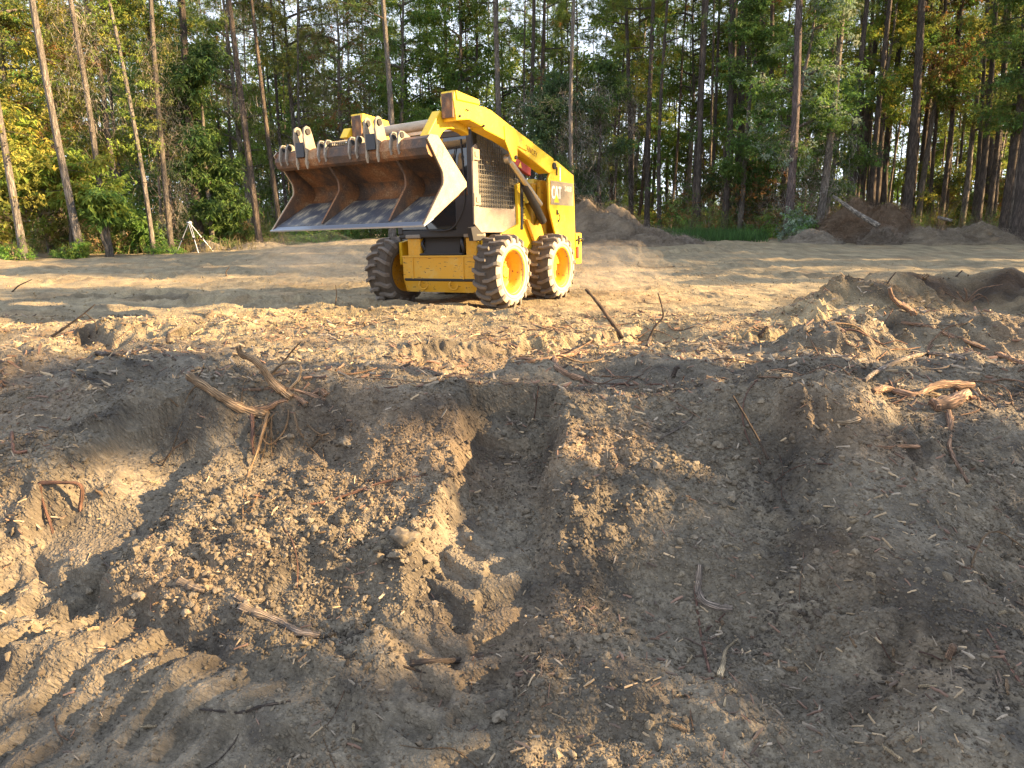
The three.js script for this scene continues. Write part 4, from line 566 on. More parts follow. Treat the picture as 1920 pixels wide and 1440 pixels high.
// deeper rows of the wood
const GP = 'slim pines deep in the woods', GL = 'leafy trees deep in the woods on the left', GR = 'leafy trees deep in the woods on the right', GU = 'light undergrowth far behind the trunks';
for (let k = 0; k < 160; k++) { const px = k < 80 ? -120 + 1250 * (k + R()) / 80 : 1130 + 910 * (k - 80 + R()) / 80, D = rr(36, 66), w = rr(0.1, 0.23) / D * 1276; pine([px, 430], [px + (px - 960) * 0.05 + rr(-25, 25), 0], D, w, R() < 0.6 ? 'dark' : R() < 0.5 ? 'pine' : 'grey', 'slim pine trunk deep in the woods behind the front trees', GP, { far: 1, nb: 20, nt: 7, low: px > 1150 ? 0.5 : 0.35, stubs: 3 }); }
for (let k = 0; k < 44; k++) { const px = -120 + 1300 * (k + R()) / 44, D = rr(40, 62); leafy(px, D, 0.8, rr(11, 17), rr(2.4, 3.3), 260, ['olive', 'green', 'lime', 'deep', 'green'], 'leafy tree deep in the woods behind the front row at left', GL, { far: 1, s: 1.6, limbs: 18, clump: 1.5, bark: 'dark' }); }
for (let k = 0; k < 34; k++) { const px = 1150 + 880 * (k + R()) / 34, D = rr(42, 66); leafy(px, D, rr(2.5, 6), rr(13, 18), rr(2.4, 3.2), 300, ['pine', 'green', 'lime', 'olive'], 'leafy tree deep in the woods behind the front row at right', GR, { far: 1, s: 1.5, limbs: 16, clump: 1.4 }); }
for (let k = 0; k < 22; k++) bush(1130 + k * 42 + rr(-14, 14), rr(46, 60), rr(1.6, 2.6), rr(1.6, 3.4), 110, ['lime', 'golden', 'olive'], 'sunlit undergrowth bush far behind the dark trunks at right', GU, 'leaf', { s: 1.6 });
// the wood goes on beyond the right edge, between the clearing and the sun
for (let k = 0; k < 20; k++) { const D = rr(18, 36), px = 2180 + k * 90; leafy(px, D, 2.5, rr(13, 19), 3, 330, ['green', 'olive', 'deep'], 'leafy tree of the woods beyond the right edge', 'leafy trees beyond the right edge', { far: 1, s: 1.5, limbs: 18, clump: 1.4 }); }
{ // the wood behind all single trees, one mass
  const n = 7200, im = new THREE.InstancedMesh(SPRAY.leaf[0], leafMat, n); im.name = 'distant_woods'; tag(im, 'dense mass of distant woods closing the view behind the trees', null, null, 'stuff');
  for (let k = 0; k < n; k++) { const right = k > 5000, px = right ? rr(1150, 2150) : rr(-250, 1150), D = rr(62, 82), a = atDist(px, 440, D), g0 = ground(a.x, a.z), y = right ? rr(0, 10) * R() + 0.3 : rr(0, 18) * (0.5 + 0.5 * R()); eul.set(rr(-0.4, 0.4), R() * 6.28, rr(-0.4, 0.4)); mat4.compose(V(a.x, g0 + y, a.z), quat.setFromEuler(eul), V(1, 1, 1).multiplyScalar(rr(2, 4))); im.setMatrixAt(k, mat4); const t = TINT[['olive', 'green', 'deep', 'lime'][k % 4]], b = rr(0.6, 1.2); im.setColorAt(k, col.setRGB(t[0] * b, t[1] * b, t[2] * b)); }
  scene.add(shadows(im));
}

// ---------------------------------------------------------------- trees beyond the right edge whose crowns shade the bank
{
  const shade = (xt, zt, label, rects) => {
    const g = thing('leafy_tree', [xt, ground(xt, zt), zt], label, 'tree'), c = []; let top = 3;
    for (const [x0, y0, x1, y1, n, sc] of rects) for (let k = 0; k < n; k++) { const p = at(rr(x0, x1), rr(y0, y1)), q = p.addScaledVector(SUN, (xt + rr(-0.8, 0.8) - p.x) / SUN.x); q.sub(g.position); c.push([q.x, q.y, q.z, (sc ?? 1) * rr(0.55, 0.95), TINT[R() < 0.5 ? 'green' : 'olive']]); top = Math.max(top, q.y); }
    const br = c.filter((_, i) => i % 6 === 0).map((q) => tube([V(0, Math.max(1, q[1] - 1.2), 0), V(q[0] * 0.5, q[1] - 0.5, q[2] * 0.5), V(q[0], q[1], q[2])], (u) => 0.03 * (1 - 0.8 * u), 4, 4));
    part('trunk', tube([V(0, -0.1, 0), V(0.1, top * 0.5, 0.1), V(0, top, 0)], (u) => 0.16 * (1 - 0.7 * u), 12, 8, 0.1), barkOf.grey, g); part('limbs', br, barkOf.grey, g).userData.kind = 'stuff';
    crown(c, 'leaf', g, 'crown');
  };
  shade(13, -3.0, 'leafy tree out of sight at the right that shades the left bank', [[60, 690, 400, 745, 60], [150, 655, 420, 700, 26], [0, 740, 320, 850, 30], [640, 735, 900, 765, 20]]);
  shade(11.5, -1.2, 'leafy tree out of sight at the right that shades the hollow', [[1220, 1000, 1560, 1250, 30], [560, 1280, 760, 1440, 10]]);
  shade(10.5, -2, 'leafy tree out of sight at the right that shades the spoil bank', [[1600, 800, 1920, 1180, 100], [1480, 1190, 1640, 1440, 22], [1800, 1310, 1920, 1440, 20], [1150, 660, 1500, 735, 20]]);
  shade(12, 0.6, 'leafy tree out of sight at the right that dapples the near tyre prints', [[60, 1300, 620, 1440, 16]]);
  shade(15, -6.6, 'leafy tree out of sight at the right that shades the dark mound', [[1610, 530, 1920, 565, 60]]);
  shade(29, -22, 'tall leafy tree beyond the right edge that shades the far field', [[1090, 447, 1920, 470, 700, 2.8], [1150, 474, 1920, 484, 260, 2.2], [1100, 489, 1920, 500, 260, 1.8]]);
  shade(27, -16, 'leafy tree beyond the right edge that dapples the left field', [[120, 478, 690, 494, 420, 2.2], [0, 500, 690, 514, 300, 1.8], [690, 455, 1100, 485, 260, 2.2]]);
  shade(25, -11, 'leafy tree beyond the right edge that stripes the middle of the field', [[1200, 506, 1920, 514, 120, 1.5], [1250, 522, 1600, 530, 40, 1.3], [0, 540, 640, 562, 120, 1.4]]);
}

// ---------------------------------------------------------------- clods
const clodMat = new THREE.MeshStandardMaterial({ name: 'clod', color: rgb(1, 1, 1), map: soilMap, bumpMap: soilBump, bumpScale: 0.003, roughness: 1 });
function lump(det, seed, rough) { let g = new THREE.IcosahedronGeometry(1, det); g.deleteAttribute('uv'); g.deleteAttribute('normal'); g = mergeVertices(g, 1e-4); const cq = rng(seed * 97 + 5), cuts = []; for (let c = 0; c < 9; c++) cuts.push([V(cq() - 0.5, cq() - 0.5, cq() - 0.5).normalize(), 0.45 + 0.35 * cq()]); const p = g.attributes.position, uv = []; for (let i = 0; i < p.count; i++) { const v = V(p.getX(i), p.getY(i), p.getZ(i)), k = 1 + rough * N3(v.x * 1.3 + seed, v.y * 1.3, v.z * 1.3) + rough * 0.5 * N3(v.x * 3 + seed, v.y * 3, v.z * 3); v.multiplyScalar(k); for (const [n, c] of cuts) { const t = v.dot(n) - c; if (t > 0) v.addScaledVector(n, -0.9 * t); } v.y *= 0.75; p.setXYZ(i, v.x, v.y, v.z); uv.push(v.x * 0.08 + seed * 0.13, v.z * 0.08 + v.y * 0.05); } g.setAttribute('uv', new THREE.Float32BufferAttribute(uv, 2)); g.computeVertexNormals(); return g; }
const LUMP = [1, 2, 3, 4, 5, 6].map((s) => lump(2, s * 3.7, 0.5)), BIG = [1, 2, 3, 4, 5].map((s) => lump(3, s * 5.1 + 40, 0.5));
{
  const lists = LUMP.map(() => []);
  const scatter = (n, d0, d1, s0, s1, pw, lowest, wide) => { for (let k = 0; k < n; k++) { const d = lerp(d0, d1, Math.pow(R(), 0.8)), x = rr(-1, 1) * d * wide, z = -d; if (R() > Math.max(lowest * (0.3 + 0.7 * sstep(-0.3, 0.6, N2(x * 1.3 + 3, z * 1.3))), 0.55 * cloddy(x, z)) * (onTrack(x, z) ? 0.25 : 1)) continue; lists[Math.floor(R() * LUMP.length)].push([x, z, s0 + (s1 - s0) * Math.pow(R(), pw)]); } };
  scatter(330000, 1.3, 3.9, 0.0016, 0.008, 2.6, 0.42, 0.86);
  scatter(26000, 1.3, 3.9, 0.006, 0.019, 3.2, 0.16, 0.86);
  scatter(110000, 3.6, 7, 0.003, 0.012, 3, 0.36, 0.84);
  scatter(14000, 3.6, 7, 0.008, 0.022, 3, 0.12, 0.84);
  scatter(46000, 6.5, 18, 0.005, 0.018, 3.5, 0.35, 0.84);
  let total = 0;
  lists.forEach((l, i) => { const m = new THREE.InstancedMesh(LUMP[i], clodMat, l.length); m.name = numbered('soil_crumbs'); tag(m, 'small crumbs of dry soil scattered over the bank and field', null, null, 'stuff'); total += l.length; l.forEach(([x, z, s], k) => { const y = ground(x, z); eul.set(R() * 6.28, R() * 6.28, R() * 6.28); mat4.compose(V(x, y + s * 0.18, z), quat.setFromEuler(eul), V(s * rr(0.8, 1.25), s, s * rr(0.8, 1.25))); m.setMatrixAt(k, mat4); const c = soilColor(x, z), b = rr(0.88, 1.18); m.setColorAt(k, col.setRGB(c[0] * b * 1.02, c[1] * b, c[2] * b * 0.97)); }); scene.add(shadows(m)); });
  console.log('crumbs', total);
}
const clodTints = [0.9, 1.05, 1.2].map((b) => { const m = clodMat.clone(); m.color.setRGB(0.225 * b, 0.182 * b, 0.13 * b); m.bumpScale = 0.004; return m; });
function clod(p, r, label, group, k) { const o = new THREE.Mesh(BIG[k ?? Math.floor(R() * 5)], clodTints[Math.floor(R() * 3)]); o.name = numbered('dirt_clod'); o.position.copy(p).add(V(0, r * 0.25, 0)); o.scale.set(r * rr(0.85, 1.3), r * rr(0.8, 1.1), r * rr(0.85, 1.2)); o.rotation.set(rr(-0.5, 0.5), R() * 6.28, rr(-0.5, 0.5)); scene.add(shadows(o)); return tag(o, label, 'dirt clod', group); }
clod(at(757, 1018), 0.055, 'largest rounded dirt clod, on the left lip of the middle rut', null, 0);
clod(at(745, 1045), 0.036, 'blocky broken clod just below the largest rounded one', null, 1);
clod(at(712, 1052), 0.03, 'flat pale clod left of the blocky broken one', null, 2);
clod(at(802, 1048), 0.028, 'dark round clod at the edge of the middle rut', null, 3);
clod(at(1345, 836), 0.03, 'round pale clod, right one of a pair on the right bank', null, 4);
clod(at(1312, 834), 0.026, 'round pale clod, left one of a pair on the right bank', null, 0);
clod(at(1232, 876), 0.028, 'single grey clod on the slope right of the middle rut', null, 2);
clod(at(650, 835), 0.04, 'crusty clod stuck in the bank under the torn roots', null, 1);
clod(at(545, 822), 0.035, 'dark clod in the hollow under the root tangle', null, 3);
clod(at(265, 1120), 0.03, 'pale clod at the left foot of the crumbly slope', null, 4);
clod(at(940, 1345), 0.032, 'grey clod beside the lowest tyre print of the middle rut', null, 1);
clod(at(1294, 1278), 0.022, 'dark round clod in the hollow beside the pale split wood', null, 3);
for (const [x0, y0, x1, y1, n, where] of [[230, 900, 830, 1170, 120, 'on the sunlit crumbly slope left of the middle rut'], [1050, 770, 1420, 960, 70, 'on the bank right of the middle rut head'], [880, 850, 1000, 1010, 22, 'on the floor of the middle rut'], [1180, 1000, 1500, 1270, 26, 'in the shaded hollow at right'], [560, 575, 900, 590, 30, 'on the low sand berm before the loader']])
  for (let k = 0; k < n; k++) clod(at(rr(x0, x1), rr(y0, y1)), (y0 < 600 ? 2 : 1) * lerp(0.009, 0.021, Math.pow(R(), 2.5)), 'fist sized or smaller dirt clod ' + where, 'dirt clods ' + where);

// ---------------------------------------------------------------- roots, sticks and chips
const S = (n, l, list, m, g) => stick(n, l, n.includes('root') ? 'root' : n.includes('branch') ? 'branch' : 'stick', list, m, g);
S('broken_branch', 'thick broken branch stub leaning up left out of the root tangle', [[[[353, 704, 1], [400, 735, 1], [440, 760, 1], [480, 778], [500, 782]], 0.02, 0.026]], W.tan);
S('broken_branch', 'upright broken branch stub at the top of the root tangle', [[[[446, 648, 1], [452, 662, 1], [482, 680, 1], [510, 715, 1], [545, 748]], 0.013, 0.022], [[[450, 660, 1], [442, 640, 1]], 0.008, 0.002]], W.tan);
S('curled_root', 'looping root arched over the root tangle', [[[[508, 702], [530, 682, 1], [555, 680, 1], [563, 688, 1], [560, 710, 1], [544, 728, 1], [540, 740]], 0.008, 0.007]], W.pale);
S('torn_root', 'straight tan root lying across the root tangle', [[[[454, 732], [490, 731], [520, 729], [560, 735], [610, 752]], 0.008, 0.014]], W.root);
S('torn_root', 'thick knotted root running down the middle of the tangle', [[[[530, 742], [560, 752], [575, 762]], 0.022, 0.012], [[[470, 770], [500, 768], [520, 758], [540, 752]], 0.014, 0.016], [[[585, 742], [600, 735], [612, 745]], 0.012, 0.02]], W.root);
S('fine_root', 'dark twig standing up behind the looping root', [[[[530, 682], [548, 658, 1], [565, 640, 1]], 0.008, 0.004]], W.dark);
S('hanging_root', 'crooked purple-brown root hanging from the tangle, leftmost', [[[[472, 776], [474, 800, 1.02], [473, 830, 1.02], [476, 855]], 0.012, 0.006]], W.red);
S('hanging_root', 'long straight root hanging from the tangle down the slope', [[[[503, 772], [495, 800, 1.03], [484, 840, 1.02], [470, 880], [458, 918]], 0.009, 0.005], [[[458, 918], [455, 950], [456, 975]], 0.005, 0.003]], W.tan);
S('hanging_root', 'bundle of thin roots hanging in a loop under the tangle', [[[[540, 756], [540, 785, 1.03], [528, 815, 1.03], [505, 833, 1.02], [492, 818, 1.02], [492, 790, 1.02]], 0.005, 0.004], [[[510, 780], [508, 820, 1.02], [510, 860]], 0.004, 0.002], [[[500, 775], [498, 830, 1.02], [490, 868]], 0.004, 0.002], [[[520, 772], [505, 785, 1.03], [490, 805, 1.03]], 0.004, 0.003]], W.tan);
S('hanging_root', 'pale single root hanging down the bare bank face right of the tangle', [[[[552, 775], [558, 800, 1.02], [575, 832], [596, 856]], 0.006, 0.003]], W.tan);
S('fine_root', 'forked wiry root on the bank face right of the tangle', [[[[575, 796], [605, 815, 1.02], [640, 802]], 0.005, 0.004], [[[605, 815, 1.02], [582, 842]], 0.004, 0.003], [[[620, 800], [606, 840], [612, 880]], 0.003, 0.002]], W.tan);
S('fine_root', 'wiry dark root in the gully left of the tangle', [[[[352, 825], [322, 845, 1.02], [303, 876]], 0.006, 0.004]], W.dark);
S('long_root', 'long dark root snaking across the crumbly slope to the rut', [[[[480, 930], [520, 940], [590, 946], [660, 926], [720, 905], [780, 895], [845, 888]], 0.007, 0.005], [[[640, 930], [720, 912], [790, 905]], 0.004, 0.003], [[[700, 912], [690, 900], [760, 893], [800, 891]], 0.004, 0.003]], W.red);
S('fine_root', 'pale twig upright on the slope below the hanging roots', [[[[488, 922], [476, 945, 1], [470, 968]], 0.005, 0.004], [[[450, 905], [462, 930], [468, 960], [480, 985]], 0.005, 0.004]], W.tan);
S('stick', 'crooked root stick at the left edge with a bend', [[[[75, 907], [110, 905, 1], [150, 910, 1], [150, 960]], 0.008, 0.008], [[[75, 907], [80, 940], [95, 985], [100, 1003]], 0.008, 0.005]], W.red);
S('stick', 'small reddish root piece at the far left edge', [[[[22, 812], [24, 835, 1], [28, 850], [62, 846]], 0.008, 0.008]], W.red);
S('stick', 'half buried grey root along the crumbly slope, lower one', [[[[448, 1143], [490, 1156], [530, 1174], [560, 1190], [600, 1196]], 0.019, 0.013]], W.grey);
S('stick', 'half buried grey root along the crumbly slope, upper one', [[[[335, 1093], [360, 1104], [385, 1112]], 0.017, 0.014], [[[440, 1120], [462, 1132]], 0.012, 0.012]], W.grey);
S('stick', 'thin dark stick above the near left tyre prints', [[[[375, 1331], [410, 1334], [450, 1337], [490, 1325], [545, 1316]], 0.004, 0.005]], W.dark);
S('stick', 'dark stick across the lower end of the middle rut', [[[[770, 1246], [810, 1242], [860, 1240], [905, 1230]], 0.01, 0.012], [[[755, 1250], [790, 1260], [800, 1262]], 0.004, 0.004]], W.dark);
S('thin_root', 'curled reddish stem standing on the slope left of the largest clod', [[[[527, 985], [548, 1015, 1], [558, 1060, 1], [557, 1105]], 0.003, 0.003]], W.red);
S('thin_root', 'thin arc of root on the left part of the crumbly slope', [[[[195, 1055], [215, 1068], [250, 1076], [292, 1073]], 0.004, 0.003]], W.grey);
S('bent_root', 'bent grey root with a cut end in the shaded hollow', [[[[1312, 1062], [1310, 1090], [1308, 1110], [1320, 1132], [1345, 1142], [1372, 1146]], 0.013, 0.016]], W.grey);
S('stick', 'long reddish stick in the shaded hollow', [[[[1303, 1100], [1308, 1150], [1315, 1195], [1325, 1240], [1336, 1275]], 0.005, 0.006], [[[1360, 1150], [1340, 1170], [1318, 1188]], 0.003, 0.003]], W.red);
S('split_wood', 'pale split piece of wood in the shaded hollow', [[[[1384, 1200], [1364, 1216], [1356, 1245], [1349, 1272]], 0.005, 0.011]], W.split);
S('split_wood', 'pale splinter beside the long reddish stick', [[[[1351, 1176], [1346, 1196]], 0.004, 0.005]], W.split);
S('split_wood', 'short pale chip below the split piece of wood', [[[[1361, 1308], [1358, 1326]], 0.004, 0.007]], W.split);
S('standing_branch', 'dark forked branch sticking up before the rear wheel', [[[[1098, 542, 1], [1118, 564, 1], [1143, 598, 1], [1167, 634]], 0.014, 0.02], [[[1108, 550, 1], [1119, 553, 1], [1118, 562, 1]], 0.01, 0.006]], W.dark);
S('standing_branch', 'thin upright twig on a pale root right of the forked branch', [[[[1234, 550, 1], [1241, 575, 1], [1243, 594, 1], [1228, 612, 1], [1215, 640]], 0.006, 0.012], [[[1224, 605], [1220, 630], [1214, 650]], 0.012, 0.016]], W.dark);
S('torn_root', 'thick root piece lying at the head of the middle rut', [[[[1040, 675], [1046, 692], [1062, 704], [1092, 715]], 0.018, 0.02], [[[1090, 712], [1096, 722]], 0.01, 0.006]], W.root);
S('torn_root', 'long tan root lying across the bank behind the rut head', [[[[970, 684], [1040, 672], [1100, 660], [1150, 648], [1200, 645]], 0.012, 0.016], [[[1010, 690], [1060, 668], [1110, 640]], 0.008, 0.006]], W.root);
S('stick', 'dark upright stub on the bank right of the rut head', [[[[1262, 708], [1268, 690, 1], [1274, 688, 1]], 0.016, 0.01]], W.dark);
S('broken_branch', 'short dark stump piece at the edge of the lit ledge', [[[[1425, 634], [1434, 618, 1], [1440, 612, 1]], 0.026, 0.012]], W.dark);
S('long_branch', 'long bare branch lying down the right bank to the edge', [[[[1690, 606], [1730, 612], [1765, 625], [1810, 641], [1870, 665], [1925, 686]], 0.014, 0.016]], W.root);
S('long_branch', 'long grey branch lying across the right bank', [[[[1620, 716], [1650, 695], [1690, 677], [1740, 665], [1790, 670], [1810, 676]], 0.01, 0.017]], W.grey);
S('torn_root', 'thick pale root arching across the right bank', [[[[1636, 737], [1670, 733], [1700, 742], [1722, 742], [1745, 726, 1], [1775, 720, 1], [1822, 726]], 0.016, 0.024]], W.root);
S('root_stump', 'pale root stump with hanging rootlets on the right bank', [[[[1748, 768], [1775, 762], [1812, 745]], 0.038, 0.03], [[[1778, 775], [1782, 800], [1780, 840], [1795, 875], [1815, 908]], 0.016, 0.006], [[[1810, 750], [1830, 745], [1835, 770], [1800, 780]], 0.008, 0.004], [[[1820, 730], [1850, 748], [1866, 763]], 0.008, 0.006]], W.root);
S('stick', 'pale tan stick lying on the bank between clods and stump', [[[[1538, 797], [1570, 795], [1600, 792], [1628, 777]], 0.01, 0.016]], W.pale);
S('stick', 'orange stick lying across the top of the spoil bank', [[[[1625, 836], [1660, 840], [1690, 838], [1722, 839]], 0.007, 0.009]], W.root);
S('thin_twig', 'thin dark twig standing before the round pale clods', [[[[1374, 742, 1], [1400, 785, 1], [1425, 830, 1], [1440, 862]], 0.004, 0.006]], W.dark);
S('torn_root', 'orange-brown root end sticking up from the right mound', [[[[1668, 540, 1], [1672, 556, 1], [1686, 570, 1], [1706, 585]], 0.012, 0.02], [[[1690, 572], [1712, 592]], 0.024, 0.03]], W.root);
S('root_tuft', 'spidery tuft of roots on the crest of the right mound', [[[[1810, 566], [1800, 555, 1], [1794, 546, 1]], 0.008, 0.004], [[[1812, 566], [1812, 548, 1], [1808, 540, 1]], 0.012, 0.006], [[[1816, 566], [1835, 552, 1], [1852, 562, 1]], 0.008, 0.003], [[[1814, 564], [1835, 543, 1], [1880, 533, 1]], 0.006, 0.003], [[[1816, 568], [1846, 556, 1], [1856, 575]], 0.006, 0.003], [[[1806, 568], [1795, 560, 1], [1755, 540]], 0.006, 0.004]], W.root);
S('stick', 'dark twig on top of the dark mound, left one', [[[[1664, 532], [1670, 522, 1], [1680, 510, 1]], 0.01, 0.005]], W.dark);
S('stick', 'stubby stick on top of the dark mound, middle one', [[[[1732, 524], [1740, 515, 1]], 0.022, 0.02]], W.tan);
S('stick', 'dark twig on top of the dark mound, right one', [[[[1792, 520], [1804, 507, 1]], 0.01, 0.007]], W.dark);
S('thin_root', 'red twig at the right edge near the bottom', [[[[1850, 1180], [1865, 1205], [1885, 1240], [1920, 1290]], 0.004, 0.006]], W.red);
S('stick', 'short stub casting a shadow on the orange lit patch', [[[[1780, 1238], [1786, 1218, 1], [1789, 1208, 1]], 0.014, 0.01]], W.root);
S('thin_root', 'pale arching root at the right edge', [[[[1820, 1065], [1832, 1030, 1], [1850, 1002, 1], [1875, 998, 1], [1920, 1028]], 0.004, 0.003]], W.tan);
S('standing_twig', 'thin upright twig left of the front wheel', [[[[629, 570], [631, 552, 1], [629, 534, 1]], 0.006, 0.004]], W.tan);
S('standing_twig', 'slanted dark twig at the left edge of the field', [[[[22, 549], [35, 536, 1], [60, 524, 1]], 0.012, 0.005]], W.dark);
S('standing_twig', 'forked dark twigs on the near berm at the left', [[[[98, 632], [125, 612, 1], [150, 594, 1], [178, 571, 1]], 0.012, 0.004], [[[150, 594, 1], [158, 578, 1], [140, 572, 1]], 0.004, 0.002], [[[160, 588, 1], [178, 604, 1], [182, 630]], 0.005, 0.004]], W.dark);
S('stick', 'upright pale stub on the berm left of the tangle', [[[[314, 645], [315, 625, 1]], 0.016, 0.014], [[[316, 625, 1], [340, 612]], 0.014, 0.016]], W.grey);
S('stick', 'dark stick lying on the left terrace', [[[[182, 664], [205, 668], [228, 668]], 0.018, 0.016]], W.dark);
S('standing_twig', 'small bent twig on the left field', [[[[425, 519], [424, 510, 1], [430, 501, 1]], 0.012, 0.007]], W.tan);
S('stick', 'dark stick lying on the field right of the loader', [[[[1196, 500], [1230, 503], [1265, 500]], 0.016, 0.012], [[[1195, 498], [1199, 488, 1]], 0.01, 0.006]], W.dark);
// unnamed little ones: countable twigs and chips, then the litter
const GT = 'loose twigs on the churned bank', GC = 'pale wood chips on the shaded bank';
for (let k = 0; k < 50; k++) { const far = R() < 0.6, px = far ? (R() < 0.7 ? rr(960, 1900) : rr(100, 900)) : rr(20, 1900), py = far ? rr(600, 760) : rr(780, 1420), p = at(px, py), a = R() * 6.28, L = rr(0.05, far ? 0.3 : 0.14), q = []; for (let i = 0; i < 4; i++) { const x = p.x + Math.cos(a + 0.3 * N2(i, k)) * L * (i / 3 - 0.5) * 2, z = p.z + Math.sin(a + 0.5 * N2(i, k + 9)) * L * (i / 3 - 0.5) * 2; q.push(V(x, ground(x, z) + rr(0.001, far ? 0.02 : 0.005), z)); } const r = rr(0.002, far ? 0.007 : 0.0035), o = new THREE.Mesh(limb(q, r, r * 0.6, 0, 5, 8), [W.red, W.root, W.grey, W.root, W.tan][k % 5]); o.name = numbered('twig'); scene.add(shadows(o)); tag(o, 'thin loose twig lying on the churned soil', 'twig', GT); }
const GRT = 'loose torn roots on the right bank';
for (let k = 0; k < 50; k++) { const px = rr(960, 1910), py = k < 34 ? rr(640, 735) : rr(570, 640), p = at(px, py), a = rr(-0.8, 0.8), L = rr(0.1, 0.42), q = [], cu = rr(-2.6, 2.6); for (let i = 0; i < 6; i++) { const t = i / 5 - 0.5, x = p.x + Math.cos(a + cu * t) * L * t * 2, z = p.z + Math.sin(a + cu * t) * L * t * 2; q.push(V(x, ground(x, z) + 0.004 + (k % 3 ? 0 : 0.05 * Math.pow(R(), 2)), z)); } const r = rr(0.003, 0.008), o = new THREE.Mesh(limb(q, r, r * 0.5, 0, 6, 16), [W.red, W.root, W.tan, W.root, W.grey][k % 5]); o.name = numbered('loose_root'); scene.add(shadows(o)); tag(o, 'loose torn root lying among others on the right bank', 'root', GRT); }
{ const chip = new THREE.BoxGeometry(1, 0.16, 0.22, 4, 1, 2), cp = chip.attributes.position; for (let i = 0; i < cp.count; i++) { const x = cp.getX(i); cp.setZ(i, cp.getZ(i) * (1 - 0.9 * Math.abs(x)) + 0.1 * x * x); cp.setY(i, cp.getY(i) + 0.1 * N2(x * 4, cp.getZ(i) * 9)); } chip.computeVertexNormals();
  for (let k = 0; k < 90; k++) { const px = k < 60 ? rr(1150, 1900) : rr(60, 1150), py = k < 60 ? rr(840, 1420) : rr(840, 1400), p = at(px, py), o = new THREE.Mesh(chip, R() < 0.6 ? W.split : W.tan), L = rr(0.015, 0.055); o.name = numbered('wood_chip'); o.position.copy(p).add(V(0, 0.006, 0)); o.scale.setScalar(L); o.rotation.set(rr(-0.4, 0.4), R() * 6.28, rr(-0.5, 0.5)); scene.add(shadows(o)); tag(o, 'pale splintered wood chip lying on the soil', 'wood chip', GC); }
  const lit = new THREE.InstancedMesh(chip, new THREE.MeshStandardMaterial({ color: rgb(1, 1, 1), roughness: 1 }), 14000); lit.name = 'twig_litter'; tag(lit, 'tiny splinters, bark and rootlets littering the bank', null, null, 'stuff');
  for (let k = 0; k < 14000; k++) { let x, z, d; do { d = lerp(1.4, 7, Math.pow(R(), 0.9)); x = rr(-0.84, 0.84) * d; z = -d; } while (R() > 0.25 + 0.75 * sstep(0, 0.8, N2(x * 0.9 + 50, z * 0.9)) + (x > 0.4 ? 0.2 : 0) || onTrack(x, z) && R() < 0.8); const L = (0.008 + 0.05 * Math.pow(R(), 2.2)) * (d > 3.5 ? 1.8 : 1), thin = rr(0.15, 0.8); eul.set(rr(-0.5, 0.5), R() * 6.28, rr(-0.6, 0.6)); mat4.compose(V(x, ground(x, z) + 0.003, z), quat.setFromEuler(eul), V(L, L * 0.6, L * thin)); lit.setMatrixAt(k, mat4); const c = [[0.4, 0.29, 0.17], [0.2, 0.12, 0.08], [0.3, 0.24, 0.17], [0.12, 0.085, 0.06]][k % 4], b = rr(0.7, 1.2); lit.setColorAt(k, col.setRGB(c[0] * b, c[1] * b, c[2] * b)); }
  scene.add(shadows(lit));
}

// ---------------------------------------------------------------- far side of the clearing: piles, log, tripod, grass
function pile(px, D, name, label, cat, rx, rz, h, color, o = {}) {
  const f = atDist(px, 440, D), g = thing(name, [f.x, ground(f.x, f.z) - 0.03, f.z], label, cat), n = 56, m = 34, P = [], C = [], I = [], sd = px * 0.01, uv = [];
  const H = (u, v) => { const r = Math.hypot(u, v); return h * Math.pow(Math.max(0, 1 - r * r), 1.5) * (1 + 0.35 * N2(u * 1.6 + sd, v * 1.6)) * (o.skew ? 1 + o.skew * u : 1) + (r < 1 ? 0.14 * h * N2(u * 7 + sd, v * 7) * (1 - r) + 0.05 * N2(u * 17, v * 17 + sd) : 0); };
  for (let j = 0; j <= m; j++) for (let i = 0; i <= n; i++) { const a = i / n * 6.2832, r = Math.pow(j / m, 0.8) * 1.02, u = Math.cos(a) * r, v = Math.sin(a) * r; P.push(u * rx, r > 1 ? -0.2 : H(u, v), v * rz); const b = rr(0.8, 1.15) * (1 + 0.25 * N2(u * 3 + sd, v * 3)); C.push(color[0] * b, color[1] * b, color[2] * b); uv.push(u * rx * 1.2, v * rz * 1.2 - H(u, v) * 1.2); }
  for (let j = 0; j < m; j++) for (let i = 0; i < n; i++) { const a = j * (n + 1) + i, b = a + n + 1; I.push(a, b + 1, b, a, a + 1, b + 1); }
  const q = new THREE.BufferGeometry(); q.setAttribute('position', new THREE.Float32BufferAttribute(P, 3)); q.setAttribute('color', new THREE.Float32BufferAttribute(C, 3)); q.setAttribute('uv', new THREE.Float32BufferAttribute(uv, 2)); q.setIndex(I); q.computeVertexNormals();
  part('mound', q, soil, g);
  const nd = (o.debris ?? 200) * 3, im = new THREE.InstancedMesh(SPRAY.brush[1], twigMat, nd); im.name = 'debris'; im.userData.kind = 'stuff';
  for (let k = 0; k < nd; k++) { const a = R() * 6.28, r = Math.sqrt(R()) * 0.95, u = Math.cos(a) * r, v = Math.sin(a) * r; eul.set(rr(-0.3, 0.3), R() * 6.28, rr(-0.3, 0.3)); mat4.compose(V(u * rx, H(u, v) + 0.04, v * rz), quat.setFromEuler(eul), V(1, 0.3, 1).multiplyScalar(rr(0.4, 1))); im.setMatrixAt(k, mat4); const c = o.dc ?? [0.24, 0.19, 0.14], b = rr(0.6, 1.3); im.setColorAt(k, col.setRGB(c[0] * b, c[1] * b, c[2] * b)); }
  g.add(shadows(im)); return g;
}
pile(1120, 25, 'dirt_pile', 'tall loose dirt pile right behind the loader', 'dirt pile', 2.4, 1.8, 1.25, [0.27, 0.21, 0.145], { debris: 320 });
